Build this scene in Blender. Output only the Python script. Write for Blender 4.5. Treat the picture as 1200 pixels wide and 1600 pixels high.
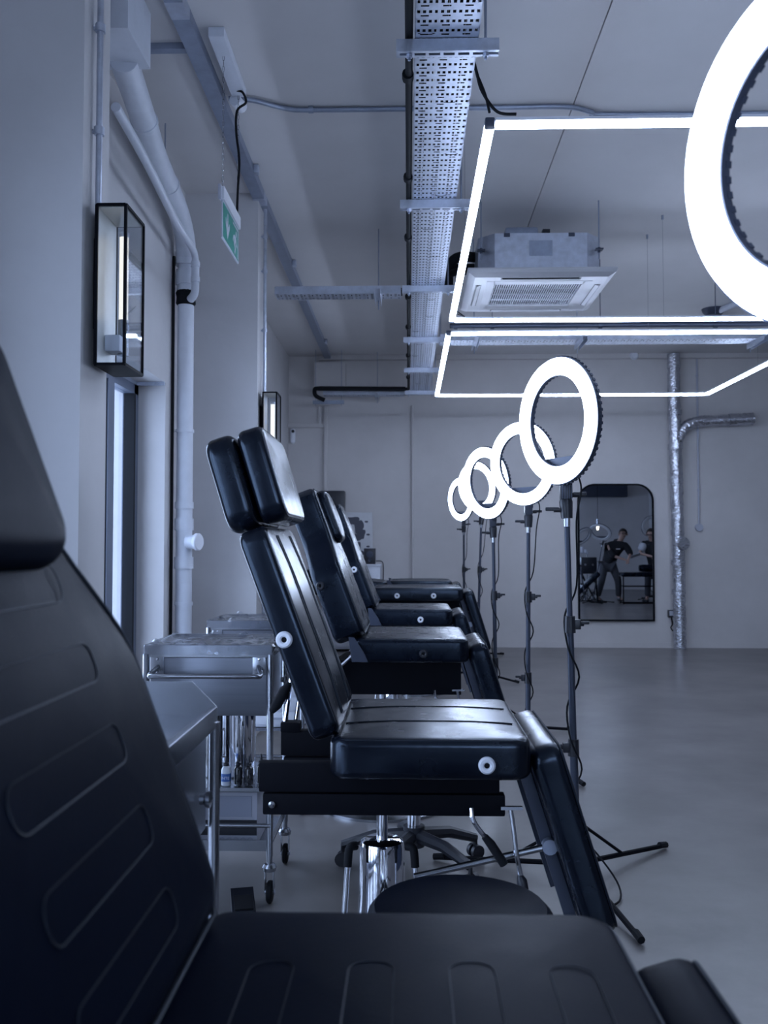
import bpy, bmesh, math, random
from mathutils import Vector, Matrix

random.seed(7)
for o in list(bpy.data.objects):
    bpy.data.objects.remove(o)
C = bpy.context.scene.collection
PI = math.pi
sin, cos = math.sin, math.cos

# ------------------------------------------------------------------ camera, sky, exposure
CAM_Z = 1.2
F_PX = 1420.0
PITCH = math.atan(52 / F_PX)
YAW = math.atan(38 * math.cos(PITCH) / F_PX)
cam_data = bpy.data.cameras.new('camera')
cam = bpy.data.objects.new('camera', cam_data)
C.objects.link(cam)
cam.location = (0, 0, CAM_Z)
cam.rotation_euler = (PI / 2 + PITCH, 0, YAW)
cam_data.sensor_fit = 'VERTICAL'
cam_data.sensor_height = 36
cam_data.lens = F_PX / 1600 * 36
cam_data.clip_start = 0.05
cam_data.dof.use_dof = True
cam_data.dof.focus_distance = 3.1
cam_data.dof.aperture_fstop = 6.0
bpy.context.scene.camera = cam

world = bpy.data.worlds.new('overcast_sky')
bpy.context.scene.world = world
world.use_nodes = True
bg = world.node_tree.nodes['Background']
bg.inputs[0].default_value = (0.66, 0.755, 1.0, 1)
bg.inputs[1].default_value = 2.7

vs = bpy.context.scene.view_settings
vs.view_transform = 'Standard'
vs.look = 'None'
vs.gamma = 1
vs.use_curve_mapping = False
vs.exposure = 1.52

LED_POWER = 12.0
RING_POWER = 6.0
LAMP_TINT = (0.61, 0.735, 1.0)

# ------------------------------------------------------------------ materials
MATS = {}


def mat(name, col, rough=0.5, metal=0.0, var=0.0, vscale=6.0, bump=0.0, bscale=80.0, rvar=0.0,
        emit=None, spec=0.5, coat=0.0, stretch=None, trans=0.0, alpha=1.0):
    """Principled material with object-space noise for colour, roughness and fine relief."""
    m = bpy.data.materials.new(name)
    m.use_nodes = True
    nt = m.node_tree
    b = nt.nodes['Principled BSDF']
    b.inputs['Base Color'].default_value = (*col, 1)
    b.inputs['Roughness'].default_value = rough
    b.inputs['Metallic'].default_value = metal
    b.inputs['Specular IOR Level'].default_value = spec
    b.inputs['Coat Weight'].default_value = coat
    b.inputs['Transmission Weight'].default_value = trans
    b.inputs['Alpha'].default_value = alpha
    if emit:
        b.inputs['Emission Color'].default_value = (*emit[0], 1)
        b.inputs['Emission Strength'].default_value = emit[1]
    tc = nt.nodes.new('ShaderNodeTexCoord')
    src = tc.outputs['Object']
    if stretch:
        mp = nt.nodes.new('ShaderNodeMapping')
        mp.inputs['Scale'].default_value = stretch
        nt.links.new(src, mp.inputs['Vector'])
        src = mp.outputs['Vector']
    if var or rvar:
        n = nt.nodes.new('ShaderNodeTexNoise')
        n.inputs['Scale'].default_value = vscale
        n.inputs['Detail'].default_value = 6
        n.inputs['Roughness'].default_value = 0.62
        nt.links.new(src, n.inputs['Vector'])
        if var:
            r = nt.nodes.new('ShaderNodeValToRGB')
            r.color_ramp.elements[0].position = 0.3
            r.color_ramp.elements[1].position = 0.72
            r.color_ramp.elements[0].color = (*[max(0, c * (1 - var)) for c in col], 1)
            r.color_ramp.elements[1].color = (*[min(1, c * (1 + var)) for c in col], 1)
            nt.links.new(n.outputs['Fac'], r.inputs['Fac'])
            nt.links.new(r.outputs['Color'], b.inputs['Base Color'])
        if rvar:
            mr = nt.nodes.new('ShaderNodeMapRange')
            mr.inputs['From Min'].default_value = 0.3
            mr.inputs['From Max'].default_value = 0.7
            mr.inputs['To Min'].default_value = max(0.02, rough - rvar)
            mr.inputs['To Max'].default_value = min(1, rough + rvar)
            nt.links.new(n.outputs['Fac'], mr.inputs['Value'])
            nt.links.new(mr.outputs['Result'], b.inputs['Roughness'])
    if bump:
        n2 = nt.nodes.new('ShaderNodeTexNoise')
        n2.inputs['Scale'].default_value = bscale
        n2.inputs['Detail'].default_value = 5
        nt.links.new(src, n2.inputs['Vector'])
        bp = nt.nodes.new('ShaderNodeBump')
        bp.inputs['Strength'].default_value = bump
        bp.inputs['Distance'].default_value = 0.01
        nt.links.new(n2.outputs['Fac'], bp.inputs['Height'])
        nt.links.new(bp.outputs['Normal'], b.inputs['Normal'])
    if 'leather' in name:
        b.inputs['Specular Tint'].default_value = (0.62, 0.78, 1.0, 1)
    MATS[name] = m
    return m


mat('wall_paint', (0.565, 0.545, 0.545), 0.75, var=0.07, vscale=1.6, bump=0.12, bscale=26)
mat('pillar_paint', (0.55, 0.54, 0.55), 0.72, var=0.06, vscale=2.2, bump=0.25, bscale=9)
mat('ceiling_paint', (0.60, 0.585, 0.59), 0.8, var=0.05, vscale=1.2, bump=0.06, bscale=14)
mat('polished_concrete', (0.145, 0.136, 0.134), 0.30, var=0.34, vscale=1.7)
mat('white_paint', (0.62, 0.65, 0.72), 0.45, var=0.06, vscale=9, bump=0.08, bscale=30)
mat('white_plastic', (0.72, 0.74, 0.80), 0.4)
mat('dimmed_fascia_plastic', (0.40, 0.40, 0.42), 0.4)  # white plastic darkened to stand in for weaker light from below
mat('grey_plastic', (0.42, 0.44, 0.52), 0.45)
mat('black_leather', (0.0026, 0.0042, 0.0095), 0.28, var=0.05, vscale=14, bump=0.02, bscale=260, rvar=0.03, spec=0.3)
mat('dulled_leather', (0.0026, 0.0046, 0.0115), 0.42, var=0.08, vscale=14, bump=0.05, bscale=260, rvar=0.03, spec=0.025)  # copy of black_leather with the light's sheen taken out to render darker
mat('creased_leather', (0.003, 0.0042, 0.0085), 0.25, var=0.08, vscale=14, bump=0.07, bscale=20, rvar=0.04, spec=0.5)
mat('dark_leather_seam', (0.003, 0.004, 0.008), 0.55)
mat('black_metal', (0.0035, 0.004, 0.007), 0.6, spec=0.08, bump=0.05, bscale=200)
mat('black_plastic', (0.012, 0.014, 0.022), 0.38)
mat('black_rubber', (0.007, 0.008, 0.011), 0.75, spec=0.2)
mat('slate_metal', (0.045, 0.055, 0.085), 0.42, metal=0.3)
mat('chrome', (0.80, 0.82, 0.88), 0.06, metal=1.0)
mat('satin_steel', (0.40, 0.42, 0.46), 0.26, metal=1.0, var=0.03, vscale=40)
mat('brushed_steel', (0.235, 0.25, 0.29), 0.34, metal=1.0, var=0.07, vscale=70, stretch=(0.04, 0.04, 1), rvar=0.02)
mat('galvanised', (0.53, 0.57, 0.66), 0.38, metal=0.85, var=0.13, vscale=22, rvar=0.10, bump=0.03, bscale=60)
mat('galvanised_dull', (0.33, 0.37, 0.46), 0.45, metal=0.75, var=0.14, vscale=14, rvar=0.08)
mat('foil', (0.66, 0.68, 0.74), 0.17, metal=1.0, var=0.12, vscale=30, bump=1.0, bscale=42)
mat('aluminium_frame', (0.15, 0.175, 0.235), 0.4, metal=0.4)
mat('white_ring', (0.72, 0.74, 0.80), 0.35)
mat('sign_green', (0.028, 0.27, 0.21), 0.35)
mat('sign_white', (0.50, 0.53, 0.60), 0.4)
mat('canvas', (0.52, 0.53, 0.56), 0.8, var=0.05, vscale=20)
mat('ink_blue_grey', (0.07, 0.075, 0.10), 0.7)
mat('cream_plate', (0.60, 0.58, 0.53), 0.42, metal=0.4, var=0.10, vscale=6)
mat('skin', (0.42, 0.27, 0.22), 0.5)
mat('black_cloth', (0.010, 0.011, 0.016), 0.85)
mat('grey_cloth', (0.055, 0.058, 0.072), 0.85)
mat('white_cloth', (0.60, 0.62, 0.68), 0.8)
mat('hair', (0.02, 0.015, 0.013), 0.6)
mat('blue_print', (0.05, 0.13, 0.38), 0.5)
mat('clear_plastic', (0.62, 0.66, 0.72), 0.2)
mat('dark_bottle', (0.012, 0.013, 0.018), 0.12, coat=0.6)
mat('device_grey', (0.40, 0.41, 0.47), 0.5)
mat('device_panel', (0.28, 0.30, 0.37), 0.55)
mat('mirror_glass', (0.70, 0.74, 0.80), 0.0, metal=1.0)
mat('led_diffuser', (0.8, 0.8, 0.8), 0.5, emit=(LAMP_TINT, LED_POWER))
mat('ring_diffuser', (0.8, 0.8, 0.8), 0.5, emit=(LAMP_TINT, RING_POWER))
mat('unlit_diffuser', (0.62, 0.63, 0.66), 0.4)
mat('sconce_tube', (0.75, 0.74, 0.70), 0.35, emit=((1.0, 0.93, 0.80), 0.35))
mat('bulb_glow', (0.8, 0.7, 0.5), 0.3, emit=((1.0, 0.85, 0.6), 6.0))
mat('red_pipe', (0.35, 0.16, 0.07), 0.5)


def glass_mat(name, tint, refl_rough=0.02, opacity=0.08):
    """Thin clear sheet: mostly transparent, with a fresnel reflection."""
    m = bpy.data.materials.new(name)
    m.use_nodes = True
    nt = m.node_tree
    nt.nodes.clear()
    out = nt.nodes.new('ShaderNodeOutputMaterial')
    tr = nt.nodes.new('ShaderNodeBsdfTransparent')
    tr.inputs[0].default_value = (*tint, 1)
    gl = nt.nodes.new('ShaderNodeBsdfGlossy')
    gl.inputs['Roughness'].default_value = refl_rough
    lw = nt.nodes.new('ShaderNodeLayerWeight')
    lw.inputs['Blend'].default_value = 0.5
    pw = nt.nodes.new('ShaderNodeMath')
    pw.operation = 'POWER'
    pw.inputs[1].default_value = 4.0
    ad = nt.nodes.new('ShaderNodeMath')
    ad.operation = 'ADD'
    ad.use_clamp = True
    ad.inputs[1].default_value = opacity
    nt.links.new(lw.outputs['Facing'], pw.inputs[0])
    nt.links.new(pw.outputs[0], ad.inputs[0])
    mx = nt.nodes.new('ShaderNodeMixShader')
    nt.links.new(ad.outputs[0], mx.inputs[0])
    nt.links.new(tr.outputs[0], mx.inputs[1])
    nt.links.new(gl.outputs[0], mx.inputs[2])
    nt.links.new(mx.outputs[0], out.inputs[0])
    MATS[name] = m
    return m


glass_mat('window_glass', (0.86, 0.92, 0.97), 0.01, 0.05)
glass_mat('sconce_glass', (0.93, 0.95, 0.97), 0.02, 0.03)
glass_mat('cling_film', (0.95, 0.96, 0.98), 0.08, 0.07)


# ------------------------------------------------------------------ mesh helpers
def frame(d):
    d = Vector(d).normalized()
    a = Vector((0, 0, 1)) if abs(d.z) < 0.9 else Vector((1, 0, 0))
    u = d.cross(a).normalized()
    return u, d.cross(u).normalized(), d


def axes(o, u, v, w):
    """Matrix whose columns are the local axes u, v, w and origin o."""
    return Matrix(((u[0], v[0], w[0], o[0]), (u[1], v[1], w[1], o[1]), (u[2], v[2], w[2], o[2]), (0, 0, 0, 1)))


class MB:
    def __init__(self, M=None):
        self.v = []
        self.f = []
        self.M = M

    def add(self, vs_, fs, M=None):
        n = len(self.v)
        for p in vs_:
            p = Vector(p)
            if M is not None:
                p = M @ p
            if self.M is not None:
                p = self.M @ p
            self.v.append(p)
        self.f += [tuple(i + n for i in f) for f in fs]
        return self

    def box(self, c, s, M=None, bev=0.0):
        x, y, z = s[0] / 2, s[1] / 2, s[2] / 2
        b = min(bev, x * .95, y * .95, z * .95)
        if b <= 0:
            p = [(c[0] + i * x, c[1] + j * y, c[2] + k * z) for i in (-1, 1) for j in (-1, 1) for k in (-1, 1)]
            f = [(0, 1, 3, 2), (4, 6, 7, 5), (0, 4, 5, 1), (2, 3, 7, 6), (0, 2, 6, 4), (1, 5, 7, 3)]
            return self.add(p, f, M)
        bm = bmesh.new()
        bmesh.ops.create_cube(bm, size=1)
        for q in bm.verts:
            q.co = Vector((q.co.x * s[0] + c[0], q.co.y * s[1] + c[1], q.co.z * s[2] + c[2]))
        bmesh.ops.bevel(bm, geom=list(bm.edges), offset=b, segments=2, profile=0.6, affect='EDGES')
        bm.verts.index_update()
        self.add([q.co.copy() for q in bm.verts], [tuple(q.index for q in f.verts) for f in bm.faces], M)
        bm.free()
        return self

    def b6(self, x0, x1, y0, y1, z0, z1, bev=0.0):
        return self.box(((x0 + x1) / 2, (y0 + y1) / 2, (z0 + z1) / 2), (x1 - x0, y1 - y0, z1 - z0), None, bev)

    def cyl(self, p0, p1, r0, r1=None, n=16, cap=True):
        r1 = r0 if r1 is None else r1
        p0, p1 = Vector(p0), Vector(p1)
        u, v, d = frame(p1 - p0)
        vv, ff = [], []
        for p, r in ((p0, r0), (p1, r1)):
            for i in range(n):
                a = 2 * PI * i / n
                vv.append(p + u * (r * cos(a)) + v * (r * sin(a)))
        for i in range(n):
            j = (i + 1) % n
            ff.append((i, j, n + j, n + i))
        if cap:
            ff.append(tuple(range(n - 1, -1, -1)))
            ff.append(tuple(range(n, 2 * n)))
        return self.add(vv, ff)

    def tube(self, pts, r, n=8, closed=False, cap=True):
        pts = [Vector(p) for p in pts]
        m = len(pts)
        rr = r if isinstance(r, (list, tuple)) else [r] * m
        vv, ff = [], []
        u = None
        for i, p in enumerate(pts):
            if closed:
                t = pts[(i + 1) % m] - pts[i - 1]
            else:
                t = pts[min(i + 1, m - 1)] - pts[max(i - 1, 0)]
            t = t.normalized()
            if u is None:
                u = frame(t)[0]
            u = (u - t * u.dot(t)).normalized()
            w = t.cross(u)
            for k in range(n):
                a = 2 * PI * k / n
                vv.append(p + u * (rr[i] * cos(a)) + w * (rr[i] * sin(a)))
        for i in range(m if closed else m - 1):
            i2 = (i + 1) % m
            for k in range(n):
                k2 = (k + 1) % n
                ff.append((i * n + k, i * n + k2, i2 * n + k2, i2 * n + k))
        if cap and not closed:
            ff.append(tuple(range(n - 1, -1, -1)))
            ff.append(tuple(range((m - 1) * n, m * n)))
        return self.add(vv, ff)

    def lathe(self, prof, o=(0, 0, 0), d=(0, 0, 1), n=24):
        u, v, d = frame(d)
        o = Vector(o)
        vv, ff = [], []
        m = len(prof)
        for r, h in prof:
            for i in range(n):
                a = 2 * PI * i / n
                vv.append(o + d * h + u * (r * cos(a)) + v * (r * sin(a)))
        for j in range(m - 1):
            for i in range(n):
                i2 = (i + 1) % n
                ff.append((j * n + i, j * n + i2, (j + 1) * n + i2, (j + 1) * n + i))
        if prof[0][0] > 1e-6:
            ff.append(tuple(range(n - 1, -1, -1)))
        if prof[-1][0] > 1e-6:
            ff.append(tuple(range((m - 1) * n, m * n)))
        return self.add(vv, ff)

    def prism(self, poly, t, M=None):
        """2-D polygon in (u, v) given thickness t along w, centred on w = 0."""
        n = len(poly)
        vv = [(a, b, -t / 2) for a, b in poly] + [(a, b, t / 2) for a, b in poly]
        ff = [tuple(range(n - 1, -1, -1)), tuple(range(n, 2 * n))]
        ff += [(i, (i + 1) % n, n + (i + 1) % n, n + i) for i in range(n)]
        return self.add(vv, ff, M)

    def pad(self, outline, t, r, crown=0.0, crown_back=0.0, M=None, seg=5):
        """Upholstered pad: outline extruded by t with rounded rims of radius r and puffed faces."""
        n = len(outline)
        P2 = [Vector(p) for p in outline]
        nor = []
        for i in range(n):
            e = P2[(i + 1) % n] - P2[i - 1]
            nor.append(Vector((e.y, -e.x)).normalized())
        cx = sum((p.x for p in P2)) / n
        cy = sum((p.y for p in P2)) / n
        cen = Vector((cx, cy))
        layers = []
        def inset(d):
            return [P2[i] - nor[i] * d for i in range(n)]
        for k in range(seg + 1):
            a = PI / 2 * k / seg
            layers.append((inset(r * (1 - sin(a))), -t / 2 + r * (1 - cos(a))))
        for k in range(seg + 1):
            a = PI / 2 * k / seg
            layers.append((inset(r * (1 - cos(a))), t / 2 - r * (1 - sin(a))))
        vv, ff = [], []
        base = inset(r)
        cap_scales = (0.94, 0.84, 0.68, 0.48, 0.25)
        back = [([cen + (p - cen) * s for p in base], -t / 2 - crown_back * (1 - s ** 2.2)) for s in cap_scales[::-1]]
        front = [([cen + (p - cen) * s for p in base], t / 2 + crown * (1 - s ** 2.2)) for s in cap_scales]
        alll = back + layers + front
        for pts, h in alll:
            vv += [(p.x, p.y, h) for p in pts]
        m = len(alll)
        for j in range(m - 1):
            for i in range(n):
                i2 = (i + 1) % n
                ff.append((j * n + i, j * n + i2, (j + 1) * n + i2, (j + 1) * n + i))
        vv.append((cen.x, cen.y, -t / 2 - crown_back))
        vv.append((cen.x, cen.y, t / 2 + crown))
        for i in range(n):
            i2 = (i + 1) % n
            ff.append((m * n, i2, i))
            ff.append((m * n + 1, (m - 1) * n + i, (m - 1) * n + i2))
        return self.add(vv, ff, M)

    def build(self, name, m, parent=None, smooth=True, angle=38):
        me = bpy.data.meshes.new(name)
        me.from_pydata([tuple(p) for p in self.v], [], self.f)
        bm = bmesh.new()
        bm.from_mesh(me)
        bmesh.ops.recalc_face_normals(bm, faces=bm.faces)
        bm.to_mesh(me)
        bm.free()
        me.materials.append(MATS[m] if isinstance(m, str) else m)
        if smooth:
            for p in me.polygons:
                p.use_smooth = True
            me.set_sharp_from_angle(angle=math.radians(angle))
        o = bpy.data.objects.new(name, me)
        C.objects.link(o)
        if parent is not None:
            o.parent = parent
        return o


def tag(o, label=None, cat=None, group=None, kind=None):
    if label:
        o['label'] = label
    if cat:
        o['category'] = cat
    if group:
        o['group'] = group
    if kind:
        o['kind'] = kind
    return o


def thing(name, label, cat, loc=(0, 0, 0), rz=0.0, group=None):
    o = bpy.data.objects.new(name, None)
    o.empty_display_size = 0.05
    C.objects.link(o)
    o.location = loc
    o.rotation_euler = (0, 0, rz)
    return tag(o, label, cat, group)


def copy_tree(o, parent=None):
    c = o.copy()
    C.objects.link(c)
    if parent is not None:
        c.parent = parent
    for ch in list(o.children):
        copy_tree(ch, c)
    return c


def structure(o):
    o['kind'] = 'structure'
    return o


def rrect(a0, a1, b0, b1, r, n=6):
    """Rounded rectangle outline (counter-clockwise)."""
    out = []
    r = min(r, (a1 - a0) / 2 - 1e-4, (b1 - b0) / 2 - 1e-4)
    for cx, cy, s in ((a1 - r, b1 - r, 0), (a0 + r, b1 - r, 1), (a0 + r, b0 + r, 2), (a1 - r, b0 + r, 3)):
        for k in range(n + 1):
            a = PI / 2 * (s + k / n)
            out.append((cx + r * cos(a), cy + r * sin(a)))
    # extra points along the straight runs keep the puffed caps even
    res = []
    for i, p in enumerate(out):
        q = out[(i + 1) % len(out)]
        res.append(p)
        L = math.hypot(q[0] - p[0], q[1] - p[1])
        if L > 0.06:
            k = int(L / 0.04)
            for j in range(1, k):
                res.append((p[0] + (q[0] - p[0]) * j / k, p[1] + (q[1] - p[1]) * j / k))
    return res


def smooth_path(pts, k=6):
    """Catmull-Rom through the points."""
    P3 = [Vector(p) for p in pts]
    out = []
    for i in range(len(P3) - 1):
        p0 = P3[max(i - 1, 0)]
        p1, p2 = P3[i], P3[i + 1]
        p3 = P3[min(i + 2, len(P3) - 1)]
        for j in range(k):
            t = j / k
            out.append(0.5 * ((2 * p1) + (p2 - p0) * t + (2 * p0 - 5 * p1 + 4 * p2 - p3) * t * t + (3 * p1 - p0 - 3 * p2 + p3) * t ** 3))
    out.append(P3[-1])
    return out


# ------------------------------------------------------------------ room shell
CEIL = 3.46
YB = 10.78       # back wall
XL = -1.43       # left wall
XR = 8.0
YF = -3.4
X_PIL = -0.96

structure(MB().b6(-3.2, XR + .2, YF - .2, YB + .2, -0.1, 0).build('floor', 'polished_concrete'))
b = MB()
GAP = 0.846      # open joint between two ceiling slabs
b.b6(XL - .2, GAP, YF, YB, CEIL, CEIL + .1)
b.b6(GAP + .006, XR, YF, YB, CEIL, CEIL + .1)
b.b6(GAP - .01, GAP + .016, YF, YB, CEIL + .04, CEIL + .12)
b.b6(GAP - .01, GAP + .016, 6.6, YB, CEIL + .0005, CEIL + .06)
structure(b.build('ceiling', 'ceiling_paint'))
structure(MB().b6(XL - .3, XR + .2, YB, YB + .2, -0.05, CEIL + .1).build('wall_back', 'wall_paint'))
structure(MB().b6(XR, XR + .2, YF, YB, -0.05, CEIL + .1).build('wall_right', 'wall_paint'))
FW = (.2, 3.0, .9, 2.7)      # window opening in the wall behind the camera: x0, x1, z0, z1
b = MB()
b.b6(XL - .3, FW[0], YF - .2, YF, -0.05, CEIL + .1)
b.b6(FW[1], XR + .2, YF - .2, YF, -0.05, CEIL + .1)
b.b6(FW[0], FW[1], YF - .2, YF, -0.05, FW[2])
b.b6(FW[0], FW[1], YF - .2, YF, FW[3], CEIL + .1)
structure(b.build('wall_front', 'wall_paint'))
r = structure(bpy.data.objects.new('window_3', None))
C.objects.link(r)
b = MB()
for xx in (FW[0] + .035, FW[0] + .933, FW[0] + 1.867, FW[1] - .035):
    b.b6(xx - .035, xx + .035, YF - .14, YF - .07, FW[2], FW[3])
for zz in (FW[2] + .035, FW[3] - .035):
    b.b6(FW[0], FW[1], YF - .14, YF - .07, zz - .035, zz + .035)
b.build('frame', 'aluminium_frame', r, smooth=False)
for k in range(3):
    MB().b6(FW[0] + .07 + .933 * k, FW[0] + .933 * (k + 1) - .035, YF - .11, YF - .10, FW[2] + .07, FW[3] - .07).build('pane', 'window_glass', r, smooth=False)

WX0 = -1.745      # outer face of the left wall
W1 = (3.05, 5.29)     # window opening beyond the first pillar
W0 = (-1.6, 2.2)      # window opening beside the camera
LINT = 2.157
SILL = 0.04
b = MB()
b.b6(WX0, XL, YF, W0[0], -0.05, CEIL + .1)
b.b6(WX0, XL, W0[1], W1[0], -0.05, CEIL + .1)
b.b6(WX0, XL, W1[1], YB, -0.05, CEIL + .1)
for w in (W0, W1):
    b.b6(WX0, XL, w[0], w[1], LINT, CEIL + .1)
    b.b6(WX0, XL, w[0], w[1], -0.05, SILL)
structure(b.build('wall_left', 'pillar_paint'))
structure(MB().b6(XL - .02, X_PIL, 2.62, 2.85, -0.02, CEIL + .05).build('pillar', 'pillar_paint'))
structure(MB().b6(XL - .02, X_PIL, 5.73, 5.96, -0.02, CEIL + .05).build('pillar', 'pillar_paint'))


def window(name, y0, y1, lead):
    r = structure(thing(name, None, None, (0, 0, 0)))
    x = -1.66
    f = MB()
    d, w = 0.07, 0.075
    f.b6(x, x + d, y0, y0 + w, SILL, LINT)
    f.b6(x, x + d, y1 - w, y1, SILL, LINT)
    f.b6(x, x + d, y0, y1, LINT - w, LINT)
    f.b6(x, x + d, y0, y1, SILL, SILL + w)
    f.build('frame', 'aluminium_frame', r, smooth=False)
    L = y1 - y0
    cuts = [y1 - 0.52 - k * 0.9 for k in range(int((L - 0.5) / 0.9) + 1)]
    cuts = [c for c in cuts if c > y0 + .2]
    for c in cuts:
        m = MB().b6(x - .005, x + d + .012, c - .05, c + .05, SILL + w, LINT - w).build('mullion', 'aluminium_frame', r, smooth=False)
    ys = [y1] + cuts + [y0]
    for i in range(len(ys) - 1):
        a1 = ys[i] - (.05 if i else w)
        a0 = ys[i + 1] + (.05 if i < len(ys) - 2 else w)
        MB().b6(x + .028, x + .040, a0, a1, SILL + w, LINT - w).build('pane', 'window_glass', r, smooth=False)
        s = MB()
        for ya in (a0, a1):
            s.b6(x + .01, x + d + .004, ya - .012, ya + .012, SILL + w, LINT - w)
        s.build('sash_seal', 'black_rubber', r, smooth=False)
    return r


window('window_1', W1[0], W1[1], 0)
window('window_2', W0[0], W0[1], 0)


def sky_portal(loc, rot, w, h):
    """Portal in a window opening: only guides the sampling of the sky's own light."""
    l = bpy.data.lights.new('sky_portal', 'AREA')
    l.shape = 'RECTANGLE'
    l.size, l.size_y = w, h
    l.cycles.is_portal = True
    o = bpy.data.objects.new('sky_portal', l)
    C.objects.link(o)
    o.location = loc
    o.rotation_euler = rot


for w in (W0, W1):
    sky_portal((WX0 - .02, (w[0] + w[1]) / 2, LINT / 2), (0, -PI / 2, 0), LINT, w[1] - w[0])
sky_portal(((FW[0] + FW[1]) / 2, YF - .22, (FW[2] + FW[3]) / 2), (PI / 2, 0, PI), FW[1] - FW[0], FW[3] - FW[2])
# slim rail at the head of the window
b = MB()
b.b6(-1.60, XL + .004, 5.245, 5.262, LINT - .022, LINT - .001)
b.b6(-1.60, -1.585, 4.7, 5.262, LINT - .022, LINT - .001)
for xx in (-1.55, -1.49):
    b.cyl((xx, 5.244, LINT - .011), (xx, 5.239, LINT - .011), .006, n=8)
tag(b.build('window_rail', 'galvanised'), 'slim metal rail at the head of the window beside the white pipe', 'rail')

# bulkhead block in the corner over the first pillar, and the ceiling edge box at the back wall
structure(MB().b6(XL - .01, -1.093, 3.45, 3.76, 3.22, CEIL + .02).build('beam', 'white_paint'))
structure(MB().b6(-1.06, XR, YB - .07, YB + .01, CEIL - .055, CEIL + .01).build('trim_1', 'wall_paint'))
structure(MB().b6(XL - .01, XR, YB - .012, YB + .01, 0, 0.06).build('baseboard_back', 'wall_paint'))

# ------------------------------------------------------------------ light frames
def light_frame(x0, x1, y0, y1, z, label, ry=0.0):
    r = thing('light_frame', label, 'ceiling light', (x0, y0, z), 0, None)
    W, D = x1 - x0, y1 - y0
    s = .0175
    def tube(ax0, ax1, ay0, ay1):
        t = MB().b6(ax0, ax1, ay0, ay1, .0, .012).build('housing', 'white_plastic', r, smooth=False)
        MB().b6(ax0, ax1, ay0, ay1, -.018, -.0001).build('diffuser', 'led_diffuser', t, smooth=False)
    tube(s + .004, W - s - .004, -s, s)
    tube(s + .004, W - s - .004, D - s, D + s)
    tube(-s, s, s + .004, D - s - .004)
    tube(W - s, W + s, s + .004, D - s - .004)
    for cx in (0, W):
        for cy in (0, D):
            MB().box((cx, cy, -.003), (.036, .036, .033), bev=.006).build('corner_joint', 'slate_metal' if (cx == 0 and cy == 0) else 'white_plastic', r)
    for wx, wy in ((W * .525, 0), (W * .525, D), (0, D * .5), (W, D * .5)):
        w = MB().cyl((wx, wy, .012), (wx, wy, CEIL - z), .0012, n=5).build('suspension_wire', 'satin_steel', r)
        MB().cyl((wx, wy, CEIL - z - .03), (wx, wy, CEIL - z), .008, n=8).build('wire_anchor', 'galvanised_dull', w)
    return r


LZ = 2.75
light_frame(.30, 3.05, 3.29, 6.20, LZ, 'nearer square frame of glowing white light tubes, its far tube under the air conditioner')
light_frame(.295, 3.05, 6.59, 9.33, LZ, 'farther square frame of glowing white light tubes, nearest the back wall')
# feed cable of the nearer frame
b = MB()
b.tube(smooth_path([(.235, 3.30, 3.02), (.255, 3.29, 2.93), (.275, 3.30, 2.87), (.33, 3.31, 2.80), (.40, 3.31, 2.79)]), .006)
b.tube(smooth_path([(.255, 3.29, 2.93), (.285, 3.30, 2.86), (.30, 3.295, 2.79)]), .005)
tag(b.build('power_cable', 'black_rubber'), 'forked black cable from the perforated tray to the nearer light frame', 'cable')

# ------------------------------------------------------------------ perforated cable trays
def tray_mesh(L, W, side=.05, pitch=.055, nh=11, ns=3):
    """Perforated strip running along +y from 0, width W centred on x = 0, bottom at z = 0."""
    vv, ff = [], []
    def quad(xa, xb, ya, yb):
        n = len(vv)
        vv.extend([(xa, ya, 0), (xb, ya, 0), (xb, yb, 0), (xa, yb, 0)])
        ff.append((n, n + 1, n + 2, n + 3))
    n = int(L / pitch)
    sp = W / nh
    ss = W / ns
    for k in range(n):
        y = k * pitch
        quad(-W / 2, W / 2, y, y + .010)
        x = -W / 2
        for h in range(nh):
            c = -W / 2 + sp * (h + .5)
            quad(x, c - .0052, y + .010, y + .026)
            x = c + .0052
        quad(x, W / 2, y + .010, y + .026)
        quad(-W / 2, W / 2, y + .026, y + .037)
        x = -W / 2
        for h in range(ns):
            c = -W / 2 + ss * (h + .42)
            quad(x, c - .0135, y + .037, y + .045)
            x = c + .0135
        quad(x, W / 2, y + .037, y + .045)
        quad(-W / 2, W / 2, y + .045, y + pitch)
    Lr = n * pitch
    m = MB()
    m.add(vv, ff)
    for s in (-1, 1):
        m.b6(s * W / 2 - .0015, s * W / 2 + .0015, 0, Lr, 0, side)
        m.b6(s * W / 2 - (.012 if s > 0 else 0), s * W / 2 + (0 if s > 0 else .012), 0, Lr, side - .0015, side)
    return m


def cables_in(parent, L, W, k=6, r=.016):
    m = MB()
    for i in range(k):
        x = -W / 2 + W * (i + .5) / k
        pts = [(x + random.uniform(-.006, .006), L * j / 14, r + .006 + random.uniform(0, .006)) for j in range(15)]
        m.tube(pts, r, n=6)
    return m.build('cable_bundle', 'black_rubber', parent)


TZ = 2.95        # underside of the long tray
TX = .134
t = thing('cable_tray', 'long perforated galvanised cable tray running down the room below the ceiling', 'cable tray', (TX, 2.3, TZ))
tray_mesh(8.15, .217).build('tray_channel', 'galvanised', t, smooth=False)
cables_in(t, 8.1, .205, 6, .017)
m = MB()
for k in range(16):       # black cable ties looped under the tray
    y = .75 + k * .48
    x = random.choice((-.07, -.03, .03, .06))
    m.tube([(x - .03, y, .001), (x - .018, y - .004, -.005), (x, y - .006, -.008), (x + .018, y - .004, -.005), (x + .03, y, .001)], .0012, n=5)
tag(m.build('cable_tie', 'black_rubber', t), kind='stuff')


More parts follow.
